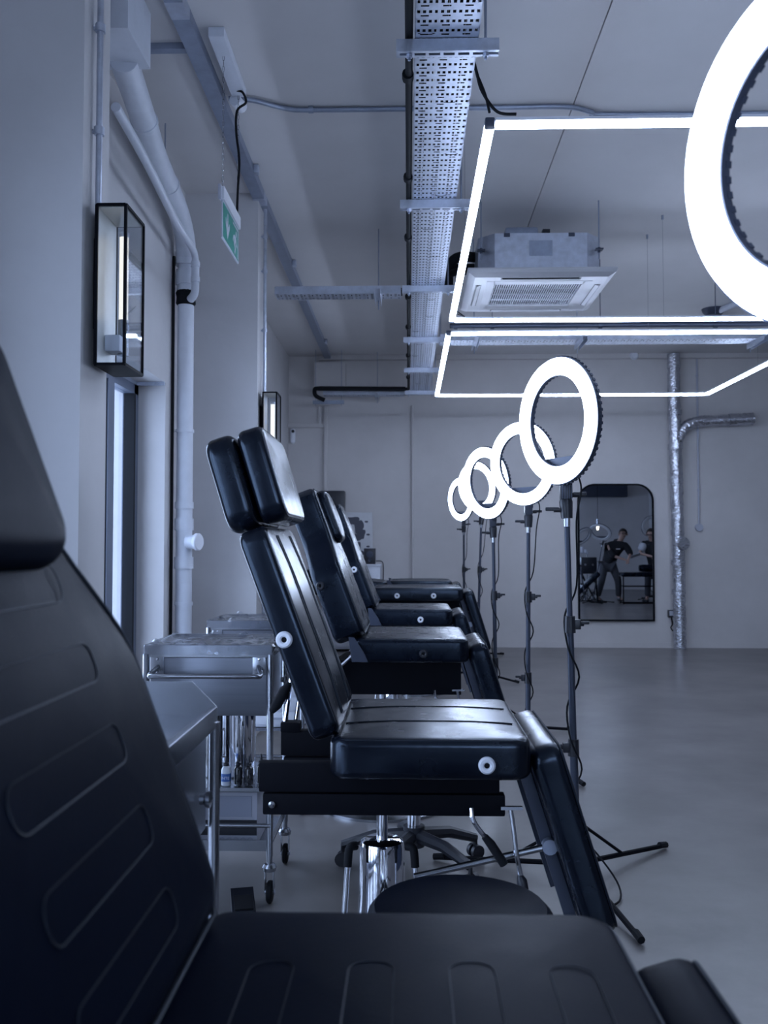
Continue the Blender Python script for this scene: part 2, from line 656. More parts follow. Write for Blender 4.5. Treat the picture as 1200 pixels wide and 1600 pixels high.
def hanger(y, x0, x1, z, label):
    """Slotted strut under a tray on two threaded rods."""
    r = thing('tray_hanger', label, 'hanger', ((x0 + x1) / 2, y, z), 0, 'hangers under the long cable tray')
    w = (x1 - x0) / 2
    m = MB()
    m.b6(-w, w, -.02, .02, -.0025, 0)
    for s in (-1, 1):
        m.b6(-w, w, s * .0205 - .0015, s * .0205 + .0015, -.043, 0)
    # lower face with open slots
    k = int(2 * w / .05)
    for i in range(k):
        xa = -w + 2 * w * i / k
        m.b6(xa, xa + .012, -.02, .02, -.043, -.041)
        m.b6(xa + .012, xa + 2 * w / k, -.02, -.008, -.043, -.041)
        m.b6(xa + .012, xa + 2 * w / k, .008, .02, -.043, -.041)
    m.build('strut', 'galvanised', r, smooth=False)
    for s in (-1, 1):
        rod = MB().cyl((s * (w - .045), 0, -.065), (s * (w - .045), 0, CEIL - z), .005, n=8).build('threaded_rod', 'galvanised_dull', r)
        MB().cyl((s * (w - .045), 0, -.055), (s * (w - .045), 0, -.044), .011, n=6).build('nut', 'galvanised', rod)
    return r


names = ['first', 'second', 'third', 'fourth', 'fifth', 'sixth']
for i, y in enumerate((3.10, 4.56, 6.08, 7.60, 8.92, 10.25)):
    hanger(y, -.04, .315, TZ - .002, f'slotted steel hanger bar under the long cable tray, {names[i]} from the top')

b = MB()
b.tube([(.004, 2.3, TZ + .02), (.004, 10.2, TZ + .02)], .014, n=10)
b.tube(smooth_path([(.0, 10.2, TZ + .02), (.0, 10.235, TZ + .02), (-.03, 10.24, TZ + .02)]), .017, n=10)
b.tube([(-.03, 10.24, TZ + .02), (-1.02, 10.24, TZ + .03)], .026, n=12)
b.tube(smooth_path([(-1.02, 10.24, TZ + .03), (-1.06, 10.24, TZ + .02), (-1.05, 10.25, TZ - .05), (-.95, 10.27, TZ - .1)]), .024, n=10)
for y in (3.35, 4.3, 5.15, 6.4, 7.3, 8.4, 9.5):
    b.cyl((.0, y, TZ + .02), (.0, y + .04, TZ + .02), .022, n=10)
tag(b.build('insulated_pipe', 'black_rubber'), 'black insulated pipe along the left edge of the long tray', 'pipe')


def cross_tray(x0, x1, y, z, W, label, hangers, rot=0):
    r = thing('cross_tray', label, 'cable tray', (x0, y, z), -PI / 2, 'trays crossing the room')
    tray_mesh(x1 - x0, W, side=.055, nh=5, ns=2).build('tray_channel', 'galvanised', r, smooth=False)
    cables_in(r, x1 - x0 - .02, W * .8, 3, .02)
    for hx in hangers:
        d = hx - x0
        st = MB()
        st.b6(-W / 2 - .05, W / 2 + .14, d - .02, d + .02, -.003, 0)
        st.b6(-W / 2 - .05, W / 2 + .14, d - .021, d - .018, -.042, 0)
        st.b6(-W / 2 - .05, W / 2 + .14, d + .018, d + .021, -.042, 0)
        s_ = st.build('strut', 'galvanised', r, smooth=False)
        MB().cyl((-W / 2 - .025, d, -.07), (-W / 2 - .025, d, CEIL - z), .004, n=6).build('threaded_rod', 'galvanised_dull', s_)
    return r


cross_tray(X_PIL + .03, -.02, 6.32, TZ - .003, .14, 'perforated tray running from the second pillar across to the long tray', [-.21])
cross_tray(.27, 7.2, 7.82, TZ, .20, 'long perforated tray crossing under the ceiling behind the two light frames', [.58, 1.48, 2.98, 4.4])
cross_tray(-.98, .0, 10.46, TZ - .02, .14, 'perforated tray stub by the back wall left of the long tray', [-.36])
b = MB()
b.b6(-1.10, -.74, 10.40, 10.44, TZ - .12, TZ - .08)
for x in (-1.07, -.77):
    b.cyl((x, 10.42, TZ - .14), (x, 10.42, CEIL), .004, n=6)
tag(b.build('pipe_hanger', 'galvanised_dull'), 'small steel hanger under the black pipe bend by the back wall', 'hanger')

# dark pipe between the two light frames
b = MB()
b.cyl((.33, 7.15, 2.935), (7.5, 7.15, 2.935), .02, n=10)
b.cyl((.33, 7.10, 2.955), (7.5, 7.10, 2.955), .013, n=8)
for x in (.36, .65, 1.5, 2.4):
    b.cyl((x, 7.15, 2.935), (x + .03, 7.15, 2.935), .028, n=10)
    b.cyl((x + .015, 7.15, 2.93), (x + .015, 7.15, CEIL), .003, n=6)
tag(b.build('cross_pipe', 'slate_metal'), 'dark twin pipe crossing the room between the two light frames', 'pipe')

# ------------------------------------------------------------------ ceiling trunking, conduits, sign
t = thing('ceiling_trunking', 'grey metal trunking fixed to the ceiling along the left side of the room', 'trunking', (-.955, 2.4, CEIL))
MB().b6(-.038, .038, 0, 8.28, -.05, .01, .003).build('channel', 'galvanised_dull', t)
MB().b6(-.05, -.038, 0, 8.28, -.008, .01).build('flange', 'galvanised_dull', t)
for y in (2.9, 4.7, 7.47):
    MB().box((.055, y, -.03), (.03, .05, .05), bev=.005).build('bracket', 'galvanised', t)
for y in (1.2, 3.3, 5.6):
    MB().b6(-.0385, .0385, y, y + .12, -.0512, .01).build('joint_plate', 'galvanised', t)

tag(MB().b6(-1.25, -.99, 3.98, 4.02, CEIL - .03, CEIL + .01).build('strut_channel', 'galvanised_dull'),
    'short dark strut on the ceiling between the white block and the trunking', 'strut')


def conduit(name, pts, r, label, clips=(), m='galvanised', cat='conduit', group=None, k=5):
    root = thing(name, label, cat, pts[0], 0, group)
    o = Vector(pts[0])
    P3 = smooth_path([Vector(p) - o for p in pts], k)
    MB().tube(P3, r, n=10).build('tube', m, root)
    for c in clips:
        c0 = Vector(c[0]) - o
        d = Vector(c[1]).normalized()
        q = MB().cyl(c0 - d * .012, c0 + d * .012, r + .006, n=10)
        if len(c) > 2:
            n_ = Vector(c[2]).normalized()
            q.cyl(c0, c0 + n_ * c[3], .007, n=8)
        q.build('clip', m, root)
    return root


X3 = (1, 0, 0)
conduit('ceiling_conduit', [(-.90, 4.460, CEIL - .02), (-.78, 4.480, CEIL - .02), (-.62, 4.580, CEIL - .016), (-.45, 4.600, CEIL - .015), (.4, 4.600, CEIL - .015),
                            (.80, 4.600, CEIL - .015), (.95, 4.660, CEIL - .015), (1.05, 4.690, CEIL - .015), (2.0, 4.700, CEIL - .015), (4.5, 4.720, CEIL - .015)], .013,
        'thin metal conduit crossing the ceiling in front of the nearer light frame', [((-.5, 4.595, CEIL - .015), X3), ((.27, 4.600, CEIL - .015), X3), ((1.51, 4.695, CEIL - .015), X3)], m='galvanised_dull')
Z3 = (0, 0, 1)
NX = (-1, 0, 0)
conduit('pillar_conduit', [(X_PIL + .020, 2.70, CEIL - .02), (X_PIL + .020, 2.70, 2.6), (X_PIL + .020, 2.70, 2.0)], .0095,
        'steel conduit running down the first pillar behind the near wall lamp',
        [((X_PIL + .020, 2.70, z), Z3, NX, .026) for z in (2.78, 2.46, 3.2)])
conduit('pillar_conduit', [(X_PIL + .025, 5.86, CEIL - .06), (X_PIL + .025, 5.86, 2.6), (X_PIL + .025, 5.86, 0.3)], .011,
        'steel conduit running down the edge of the second pillar',
        [((X_PIL + .025, 5.86, z), Z3, NX, .026) for z in (3.22, 2.99, 2.6, 2.0)])

PY = (0, 1, 0)
conduit('wall_conduit', [(.05, YB - .02, 2.86), (.05, YB - .02, 1.8), (.05, YB - .02, .3)], .014,
        'thin vertical conduit on the back wall below the end of the long tray', [((.05, YB - .02, z), Z3, PY, .02) for z in (1.66, 1.02, 2.4)], m='wall_paint')
r = conduit('wall_conduit', [(3.41, YB - .02, CEIL - .06), (3.41, YB - .02, 2.2), (3.41, YB - .02, 1.45)], .011,
            'thin vertical conduit right of the foil duct, ending in a round box', [((3.41, YB - .02, z), Z3, PY, .02) for z in (3.2, 2.55, 1.85)], m='grey_plastic')
MB().cyl((0, -.02, -1.99), (0, .02, -1.99), .045, n=20).build('round_box', 'grey_plastic', r)
t = thing('wall_trunking', 'L-shaped painted trunking on the back wall left of the black speaker', 'trunking', (-.98, YB, 2.55))
MB().b6(-.022, .022, -.04, .0, -2.0, .3, .003).build('upright', 'wall_paint', t)
MB().b6(-.45, -.022, -.035, .0, .05, .1, .003).build('branch', 'wall_paint', t)
MB().b6(-.09, -.055, -.03, .0, .1, .3, .003).build('drop', 'wall_paint', t)
tag(MB().b6(-1.11, -.74, YB - .14, YB, 3.05, 3.36, .004).build('wall_box', 'wall_paint'), 'square painted box high on the back wall above the black pipe', 'box')
MB()
t = thing('wall_camera', 'small white wall device with a black eye on the back wall', 'sensor', (XL + .055, YB, 2.5))
MB().pad(rrect(-.03, .03, -.09, .09, .028), .04, .012, .004, M=axes((0, -.02, 0), (1, 0, 0), (0, 0, 1), (0, -1, 0))).build('body', 'white_plastic', t)
MB().cyl((.004, -.038, .055), (.004, -.05, .055), .019, n=16).build('lens', 'black_plastic', t)

# emergency exit sign
SX = -.835
t = thing('exit_sign', 'green hanging emergency exit sign with running figure and down arrow', 'sign', (SX, 4.0, 2.58))
MB().b6(-.012, .012, .0, .40, .172, .232, .004).build('sign_housing', 'white_plastic', t)
MB().b6(-.014, -.0, -.018, .0, .17, .235, .002).build('end_cap', 'grey_plastic', t)
p = MB().b6(-.003, .003, .006, .395, .0, .172).build('panel', 'sign_white', t, smooth=False)
MB().b6(.003, .0042, .016, .385, .010, .165).build('green_face', 'sign_green', p, smooth=False)
MB().b6(-.0042, -.003, .016, .385, .010, .165).build('green_face', 'sign_green', p, smooth=False)
M_face = axes((.0048, 0, 0), (0, 1, 0), (0, 0, 1), (1, 0, 0))
a = MB()
a.prism([(.105, .145), (.125, .145), (.125, .085), (.16, .115), (.16, .09), (.115, .028), (.07, .09), (.07, .115), (.105, .085)], .0012, M_face)
a.build('arrow', 'sign_white', p, smooth=False)
a = MB()
a.prism([(.305, .125), (.318, .135), (.332, .125), (.332, .112), (.318, .104), (.305, .112)], .0012, M_face)           # head
a.prism([(.275, .105), (.31, .103), (.325, .075), (.345, .07), (.345, .06), (.315, .06), (.305, .078), (.29, .062), (.31, .045),
         (.29, .015), (.275, .02), (.288, .043), (.262, .06), (.272, .085), (.255, .08), (.245, .062), (.235, .068), (.25, .095)], .0012, M_face)
a.prism([(.235, .155), (.37, .155), (.37, .015), (.36, .015), (.36, .146), (.235, .146)], .0012, M_face)                 # doorway
a.build('running_figure', 'sign_white', p, smooth=False)
for y in (.02, .38):
    m = MB()
    z0, z1 = .232, CEIL - 2.58 - .04
    k = 24
    for i in range(k):
        z = z0 + (z1 - z0) * (i + .5) / k
        h = (z1 - z0) / k * .62
        pts = []
        for j in range(8):
            a_ = 2 * PI * j / 8
            if i % 2:
                pts.append((cos(a_) * .004, y, z + sin(a_) * h))
            else:
                pts.append((0, y + cos(a_) * .004, z + sin(a_) * h))
        m.tube(pts, .0012, n=4, closed=True)
    m.build('chain', 'satin_steel', t)
MB().tube(smooth_path([(.0, .36, .225), (.004, .36, .36), (.012, .35, .5), (.0, .33, .63), (.01, .30, .72), (.045, .34, .78), (.03, .33, .825), (0, .34, .84)]), .006, n=8).build('cable', 'black_rubber', t)
t = thing('sign_mounting', 'pale mounting strip on the ceiling that the exit sign hangs from', 'fitting', (SX, 3.86, CEIL))
MB().b6(-.035, .035, 0, .54, -.045, .0, .004).build('strip', 'white_paint', t)
MB().cyl((-.02, .53, -.06), (.0, .61, -.06), .03, n=12).build('gland', 'white_plastic', t)

# ------------------------------------------------------------------ white pipes on the left wall
PX, PYY = -1.35, 5.44
t = thing('soil_pipe', 'thick white painted pipe sloping down the left wall, then vertical beside the second pillar', 'pipe', (PX, PYY, 0))
MB().tube(smooth_path([(.16, -1.74, 3.235), (.09, -1.2, 3.225), (.045, -.84, 3.21), (.02, -.30, 3.14), (.005, -.06, 3.05), (.0, .0, 2.93)]), .06, n=18).build('sloping_run', 'white_paint', t)
MB().cyl((0, 0, .0), (0, 0, 2.95), .049, n=20).build('vertical_run', 'white_paint', t)
for z0, z1, rr in ((2.90, 2.98, .064), (2.78, 2.87, .061), (1.46, 1.42, .056), (1.36, 1.29, .057), (1.13, 1.06, .057), (1.9, 1.88, .055), (.86, .84, .055), (2.74, 2.78, .055)):
    MB().cyl((0, 0, z0), (0, 0, z1), rr, n=20).build('collar', 'white_paint', t)
c = MB().cyl((.03, -.03, 1.22), (.085, -.05, 1.22), .042, n=16).build('access_branch', 'white_paint', t)
MB().lathe([(.047, 0), (.052, .004), (.052, .02), (.046, .026)], (.083, -.048, 1.22), (.94, -.34, 0), 18).build('access_cap', 'white_plastic', c)
m = MB()
m.lathe([(.052, 0), (.060, .012), (.056, .05), (.062, .075), (.054, .09)], (.0, 0, 2.655), n=14)
m.build('torn_seal', 'black_rubber', t)
for yy, zz, xx in ((-.55, 3.178, .03), (-1.2, 3.225, .09)):
    d = Vector((-.05, .65, -.05)).normalized()
    MB().cyl(Vector((xx, yy, zz)) - d * .012, Vector((xx, yy, zz)) + d * .012, .066, n=18).build('pipe_clip', 'white_paint', t)
MB().cyl((.05, -.68, 3.22), (.05, -.68, CEIL), .004, n=6).build('hanger_rod', 'galvanised_dull', t)
tag(MB().tube([(PX - .068, PYY - .03, .05), (PX - .068, PYY - .03, 2.95)], .009, n=8).build('dark_gap_line', 'black_rubber'), 'thin black line running down the wall close behind the thick white vertical pipe', 'cable')  # thin tube added to draw the dark gap line beside the pipe
t = thing('overflow_pipe', 'thin white pipe running under the thick sloping white pipe to a small elbow', 'pipe', (PX, PYY, 0))
MB().tube(smooth_path([(.13, -1.74, 3.03), (.114, -1.24, 3.01), (.08, -.55, 2.97), (.075, -.14, 2.95), (.08, -.10, 2.88)]), .021, n=12).build('sloping_run', 'white_paint', t)
MB().tube(smooth_path([(.08, -.10, 2.90), (.08, -.10, 2.80), (.075, -.09, 2.71), (.04, -.05, 2.68)]), .024, n=12).build('elbow', 'white_paint', t)
for z in (2.86, 2.77):
    MB().cyl((.08, -.10, z), (.08, -.10, z + .03), .028, n=12).build('collar', 'white_paint', t)

# ------------------------------------------------------------------ wall lamps on the pillars
def sconce(y, z0, label):
    r = thing('wall_lamp', label, 'wall lamp', (X_PIL, y, z0), 0, 'glass box wall lamps')
    W, D, H = .18, .087, .48
    g = .03
    m = MB()
    e = .0085
    for yy in (-W / 2, W / 2):
        for xx in (g, g + D):
            m.b6(xx - e / 2, xx + e / 2, yy - e / 2, yy + e / 2, 0, H)
    for zz in (0, H):
        for yy in (-W / 2, W / 2):
            m.b6(g, g + D, yy - e / 2, yy + e / 2, zz - e / 2, zz + e / 2)
        for xx in (g, g + D):
            m.b6(xx - e / 2, xx + e / 2, -W / 2, W / 2, zz - e / 2, zz + e / 2)
    m.build('frame', 'black_metal', r, smooth=False)
    MB().b6(g - .006, g - .002, -W / 2, W / 2, 0, H).build('back_frame', 'black_metal', r, smooth=False)
    MB().b6(g, g + .003, -W / 2 + .006, W / 2 - .006, .004, H - .004).build('back_plate', 'cream_plate', r, smooth=False)
    MB().b6(g, g + D, -W / 2, W / 2, -.004, .002).build('bottom_plate', 'black_metal', r, smooth=False)
    MB().b6(g, g + D, -W / 2, W / 2, H - .002, H + .004).build('top_plate', 'black_metal', r, smooth=False)
    MB().b6(g + .004, g + D - .005, -W / 2 + .006, W / 2 - .006, H - .006, H - .002).build('reflector', 'cream_plate', r, smooth=False)
    for yy in (-W / 2, W / 2):
        MB().b6(g + .005, g + D - .005, yy - .0015, yy + .0015, .005, H - .005).build('glass_pane', 'sconce_glass', r, smooth=False)
    MB().b6(g + D - .0015, g + D + .0015, -W / 2 + .005, W / 2 - .005, .005, H - .005).build('glass_pane', 'sconce_glass', r, smooth=False)
    MB().cyl((g + .045, .03, .16), (g + .045, .03, H - .06), .014, n=16).build('lamp_tube', 'sconce_tube', r)
    s = MB().cyl((g + .045, .03, .05), (g + .045, .03, .16), .017, n=16).build('socket', 'satin_steel', r)
    MB().b6(g + .003, g + .05, -.02, .05, .055, .105, .004).build('junction_block', 'white_plastic', r)
    MB().cyl((g + .045, .03, H - .06), (g + .045, .03, H - .045), .016, n=16).build('end_holder', 'white_plastic', r)
    MB().b6(.0, g - .004, -.03, .03, .12, .4, .003).build('wall_bracket', 'black_metal', r)
    return r


sconce(2.75, 1.738, 'glass box wall lamp with black frame on the near pillar above the window')
sconce(5.86, 1.70, 'glass box wall lamp with black frame on the farther pillar, partly behind the black headrest')

# ------------------------------------------------------------------ ceiling cassette air conditioner
AX0, AX1, AY0, AY1, AZ = .385, 1.345, 5.80, 6.76, 2.935
cxa, cya = (AX0 + AX1) / 2, (AY0 + AY1) / 2
t = thing('air_conditioner', 'white four-way ceiling cassette air conditioner hung above the light frame', 'air conditioner', (cxa, cya, AZ))
h = .48
body = MB()
body.prism([(-.40, -.30), (-.30, -.40), (.30, -.40), (.40, -.30), (.40, .30), (.30, .40), (-.30, .40), (-.40, .30)], .25, Matrix.Translation((0, 0, .05 + .125)))
bo = body.build('body', 'galvanised', t, smooth=False)
MB().b6(-.075, .075, -.404, -.400, .15, .25).build('inspection_plate', 'galvanised_dull', bo, smooth=False)
MB().b6(-.22, .0, -.30, -.05, .30, .38, .02).build('top_cover', 'galvanised_dull', bo)
MB().b6(.02, .07, -.35, -.30, .30, .345, .004).build('valve', 'black_plastic', bo)
for xx in (-.22, .2):
    MB().b6(xx - .02, xx + .02, -.403, -.399, .275, .30).build('lug', 'slate_metal', bo, smooth=False)
# fascia with a real opening for the grille and the four louvres
def ring_panel(o, i, z):
    m = MB()
    m.b6(-o, o, -o, -i, z, z + .012)
    m.b6(-o, o, i, o, z, z + .012)
    m.b6(-o, -i, -i, i, z, z + .012)
    m.b6(i, o, -i, i, z, z + .012)
    return m
f = MB()
vv = []
ringz = [(h - .012, .036), (h, .050), (h, .040), (h - .008, .022), (h - .05, .0), (.345, .0), (.345, .05)]
n_ = 0
vv, ff = [], []
for rr, zz in ringz:
    vv += [(-rr, -rr, zz), (rr, -rr, zz), (rr, rr, zz), (-rr, rr, zz)]
for j in range(len(ringz) - 1):
    for i in range(4):
        i2 = (i + 1) % 4
        ff.append((j * 4 + i, j * 4 + i2, (j + 1) * 4 + i2, (j + 1) * 4 + i))
f.add(vv, ff)
fo = f.build('fascia', 'dimmed_fascia_plastic', t, smooth=False)
MB().b6(-.345, .345, -.345, .345, .046, .052).build('filter_backing', 'black_plastic', t, smooth=False)
gr = MB()
for k in range(5):
    y = -.27 + .54 * k / 4
    gr.b6(-.29, .29, y - .0025, y + .0025, .004, .012)
for s in (-1, 1):
    gr.b6(s * .318 - .028, s * .318 + .028, -.345, .345, -.002, .016)
    gr.b6(-.30, .30, s * .308 - .038, s * .308 + .038, -.002, .016)
go = gr.build('grille_frame', 'dimmed_fascia_plastic', t, smooth=False)
slat = MB().box((0, 0, .010), (.0032, .545, .006)).build('slat', 'white_plastic', go, smooth=False)
slat.location = (-.281, 0, 0)
NS = 38
for k in range(1, NS):
    s_ = slat.copy()
    C.objects.link(s_)
    s_.parent = go
    s_.location = (-.281 + .562 * k / (NS - 1), 0, 0)
for k in range(4):
    a = k * PI / 2
    M = Matrix.Rotation(a, 4, 'Z')
    slot = MB(M).b6(-.26, .26, -.415, -.375, -.0012, .004).build('outlet', 'black_plastic', t, smooth=False)
    MB(M).box((0, -.392, -.003), (.50, .030, .004), Matrix.Translation((0, -.392, -.003)) @ Matrix.Rotation(.35, 4, 'X') @ Matrix.Translation((0, .392, .003))).build('louvre', 'dimmed_fascia_plastic', slot, smooth=False)
for sx in (-1, 1):
    for sy in (-1, 1):
        rod = MB().cyl((sx * .385, sy * .36, .14), (sx * .385, sy * .36, CEIL - AZ), .005, n=8).build('hanger_rod', 'galvanised_dull', t)
        MB().box((sx * .385, sy * .36, .20), (.05, .05, .008)).cyl((sx * .385, sy * .36, .18), (sx * .385, sy * .36, .215), .01, n=6).build('hanger_bracket', 'slate_metal', rod)
b = MB()
for k, (dz, rr) in enumerate(((.0, .03), (.06, .035), (-.055, .025))):
    b.tube(smooth_path([(AX0 + .09, cya + .05 - .05 * k, AZ + .21 + dz), (AX0 - .04, cya + .05 - .05 * k, AZ + .21 + dz), (AX0 - .10, cya + .02, AZ + .17 + dz * .5), (AX0 - .10, cya + .02, AZ + .05)]), rr, n=10)
b.tube([(AX0 - .1, cya + .02, AZ + .06), (AX0 - .02, cya + .02, AZ + .06)], .02, n=10)
tag(b.build('refrigerant_pipes', 'black_rubber'), 'bundle of black insulated pipes between the air conditioner and the long tray', 'pipe')
b = MB()
b.tube(smooth_path([(.33, 6.6, 2.96), (.36, 6.5, 2.88), (.40, 6.4, 2.82), (.345, 6.22, 2.79)]), .004, n=6)
tag(b.build('thin_cable', 'black_rubber'), 'thin black cable hanging beside the long tray under the air conditioner', 'cable')

# ------------------------------------------------------------------ treatment chairs
def side_axes(o, tilt):
    """Axes of a pad that leans back by tilt: u runs up the pad, w is its front normal (towards +x)."""
    return axes(o, (-sin(tilt), 0, cos(tilt)), (0, -1, 0), (cos(tilt), 0, sin(tilt)))


def taper_outline(L, w0, w1, u0, u1):
    """Backrest outline: full width w0 at the hips, narrowing between u0 and u1 to w1 at the head."""
    right = []
    N = 26
    for i in range(N + 1):
        u = L * i / N
        k = min(1, max(0, (u - u0) / (u1 - u0)))
        k = k * k * (3 - 2 * k)
        hw = (w0 + (w1 - w0) * k) / 2
        c = .045
        if u < c:
            hw -= c * (1 - math.sqrt(max(0, 1 - ((c - u) / c) ** 2)))
        if L - u < c:
            hw -= c * (1 - math.sqrt(max(0, 1 - ((c - (L - u)) / c) ** 2)))
        right.append((u, hw))
    pts = [(u, -w) for u, w in right]
    pts += [(u, w) for u, w in right[::-1]]
    # (u, -w) forward then (u, +w) backward is counter-clockwise seen from +w
    return pts


def stitched_loops(mb, M, u_list, half, hgt, w):
    for u in u_list:
        o = rrect(u, u + hgt, -half, half, hgt * .45, 5)
        mb.tube([M @ Vector((p[0], p[1], w(p[0], p[1]))) for p in o], .0014, n=5, closed=True)


def button(parent, p, d, rad, m):
    d = Vector(d).normalized()
    o = MB().lathe([(rad * .34, .000), (rad * .34, .006), (rad * .5, .009), (rad * .8, .009), (rad, .004), (rad, -.002)], p, d, 22).build('armrest_socket', m, parent)
    MB().cyl(Vector(p) - d * .002, Vector(p) + d * .0015, rad * .36, n=14).build('socket_hole', 'black_rubber', o)


def chair(label, x, y, seat_z, style, socket_mat='white_ring', pillow=False, flat=False, legs_up=False, back_tilt=20.5, under='rails', wid=.62, L=.51, x0=-.125, Tb=.085, sockets=None, socket_w=0.0, lea=None):
    """Hydraulic treatment chair, facing +x; origin on the floor under its column."""
    r = thing('treatment_chair', label, 'treatment chair', (x, y, 0))
    SZ = seat_z
    T = .105
    x1 = x0 + L
    hw = wid / 2
    lea = lea or ('black_leather' if style == 'ladder' else 'creased_leather')
    # seat
    cr = .010
    Ms = axes((0, 0, SZ - T / 2 - cr * .6), (1, 0, 0), (0, 1, 0), (0, 0, 1))
    so = MB().pad(rrect(x0, x1, -hw, hw, .05), T, .022, cr, .004, Ms).build('seat', lea, r)
    pi = MB()
    o2 = rrect(x0 + .009, x1 - .009, -hw + .009, hw - .009, .045)
    pi.tube([Ms @ Vector((p[0], p[1], T / 2 - .0065)) for p in o2], .0028, n=6, closed=True)
    pi.build('piping', 'dark_leather_seam', so)
    st = MB()
    def top_w(a, b, cx=(x0 + x1) / 2):
        s = max(abs(a - cx) / (L / 2), abs(b) / hw)
        return T / 2 + cr * (1 - min(1, s) ** 2.2) + .0002
    if style == 'ladder':
        for k in range(4):
            o3 = rrect(x0 + .09 + k * .10, x0 + .135 + k * .10, -.15, .15, .02, 5)
            st.tube([Ms @ Vector((p[0], p[1], top_w(*p))) for p in o3], 0.0006, n=5, closed=True)
    else:
        for v in (-.12, .10):
            st.tube([Ms @ Vector((x0 + .03 + (L - .06) * i / 16, v, top_w(x0 + .03 + (L - .06) * i / 16, v))) for i in range(17)], .002, n=5)
    tag(st.build('stitching', 'dark_leather_seam', so), kind='stuff')
    for s in (-1, 1):
        for sx in sockets or ((x1 - .115,) if style != 'ladder' else (x1 - .20,)):
            button(so, (sx, s * (hw + .001), SZ - T * .66), (0, s, 0), .0215 if style != 'ladder' else .019, socket_mat)
    # backrest
    tilt = math.radians(86 if flat else back_tilt)
    Tb = Tb if style == 'ladder' else .078
    hinge = (x0 - .005, 0, SZ - .015) if not flat else (x0 - .02, 0, SZ - T / 2 - .005)
    if style == 'ladder':
        hx = (hinge[0] + .0, 0, hinge[2] + .0)
        Mb = side_axes(hx, tilt)
        BL = .70
        bo_ = MB().pad(taper_outline(BL, wid, .36, .30, .50), Tb, .028, .012, .006, Mb).build('backrest', lea, r)
        pi = MB()
        ou = taper_outline(BL - .012, wid - .018, .342, .30, .50)
        pi.tube([Mb @ Vector((p[0] + .006, p[1], Tb / 2 - .006)) for p in ou], .0028, n=6, closed=True)
        pi.build('piping', 'dark_leather_seam', bo_)
        st = MB()
        for k in range(5):
            hwid = .13 if k < 4 else .11
            o3 = rrect(.05 + k * .085, .09 + k * .085, -hwid, hwid, .018, 5)
            st.tube([Mb @ Vector((p[0], p[1], Tb / 2 + .012 * (1 - min(1, max(abs(p[0] - .35) / .35, abs(p[1]) / .30)) ** 2.2) + .0003)) for p in o3], .0008, n=5, closed=True)
        tag(st.build('stitching', 'dark_leather_seam', bo_), kind='stuff')
        for s in (-1, 1):
            q = Mb @ Vector((.27, -s * (hw + .001), socket_w))
            button(bo_, q, (0, s, 0), .019, socket_mat)
        if pillow:
            pm = MB().pad(rrect(.425, .68, -.118, .118, .045), .060, .028, .010, .0, Mb @ Matrix.Translation((0, 0, Tb / 2 + .012))).build('headrest_pillow', lea, r)
    else:
        Mb = side_axes((hinge[0] - .002, 0, hinge[2]), tilt)
        BL = .57
        bw = .56
        bo_ = MB().pad(rrect(0, BL, -bw / 2, bw / 2, .04), Tb, .018, .010, .004, Mb).build('backrest', lea, r)
        pi = MB()
        ou = rrect(.008, BL - .008, -bw / 2 + .008, bw / 2 - .008, .036)
        pi.tube([Mb @ Vector((p[0], p[1], Tb / 2 - .0055)) for p in ou], .0028, n=6, closed=True)
        pi.build('piping', 'dark_leather_seam', bo_)
        st = MB()
        for v in (-.12, -.145, .12, .145):
            st.tube([Mb @ Vector((.03 + (BL - .06) * i / 16, v, Tb / 2 + .010 * (1 - max(abs((.03 + (BL - .06) * i / 16) - BL / 2) / (BL / 2), abs(v) / (bw / 2)) ** 2.2) + .0002)) for i in range(17)], .0022, n=5)
        tag(st.build('stitching', 'dark_leather_seam', bo_), kind='stuff')
        for s in (-1, 1):
            button(bo_, Mb @ Vector((.275, -s * (bw / 2 + .001), -.014)), (0, s, 0), .0215, socket_mat)
        # split head section: two cushions one behind the other
        Mh = side_axes(Mb @ Vector((BL + .004, 0, -.005)), math.radians(86 if flat else 17))
        h1 = MB().pad(rrect(0, .262, -.235, .235, .055), .082, .024, .006, .004, Mh @ Matrix.Translation((0, 0, -.018))).build('head_cushion', lea, r)
        h2 = MB().pad(rrect(.0, .262, -.225, .225, .05), .074, .020, .008, .003, Mh @ Matrix.Translation((0, 0, .066))).build('headrest_pillow', lea, r)
        pi = MB()
        ou = rrect(.008, .254, -.217, .217, .045)
        pi.tube([Mh @ Vector((p[0], p[1], .066 + .0315)) for p in ou], .0026, n=6, closed=True)
        pi.build('piping', 'dark_leather_seam', h2)
    # leg rest
    ltilt = math.radians(17.4)
    if legs_up:
        Ml = axes((x1 + .02, 0, SZ - T / 2 - .006), (1, 0, 0), (0, 1, 0), (0, 0, 1))
    else:
        Ml = axes((x1 + .035, 0, SZ - .035), (sin(ltilt), 0, -cos(ltilt)), (0, 1, 0), (cos(ltilt), 0, sin(ltilt)))
    lw = wid * .86
    lo = MB().pad(rrect(0, .50, -lw / 2, lw / 2, .04), .088, .028, .008, .003, Ml).build('leg_rest', lea, r)
    pi = MB()
    pi.tube([Ml @ Vector((p[0], p[1], .0385)) for p in rrect(.008, .492, -lw / 2 + .008, lw / 2 - .008, .036)], .0026, n=6, closed=True)
    pi.build('piping', 'dark_leather_seam', lo)
    pl = MB()
    for s in (-1, 1):
        pl.box((.27, s * .16, -.062), (.46, .03, .03), Ml)
    pl.box((.27, 0, -.05), (.42, .30, .008), Ml)
    lf = pl.build('leg_rest_frame', 'slate_metal', lo, smooth=False)
    # under-frame
    zt = SZ - T - .012
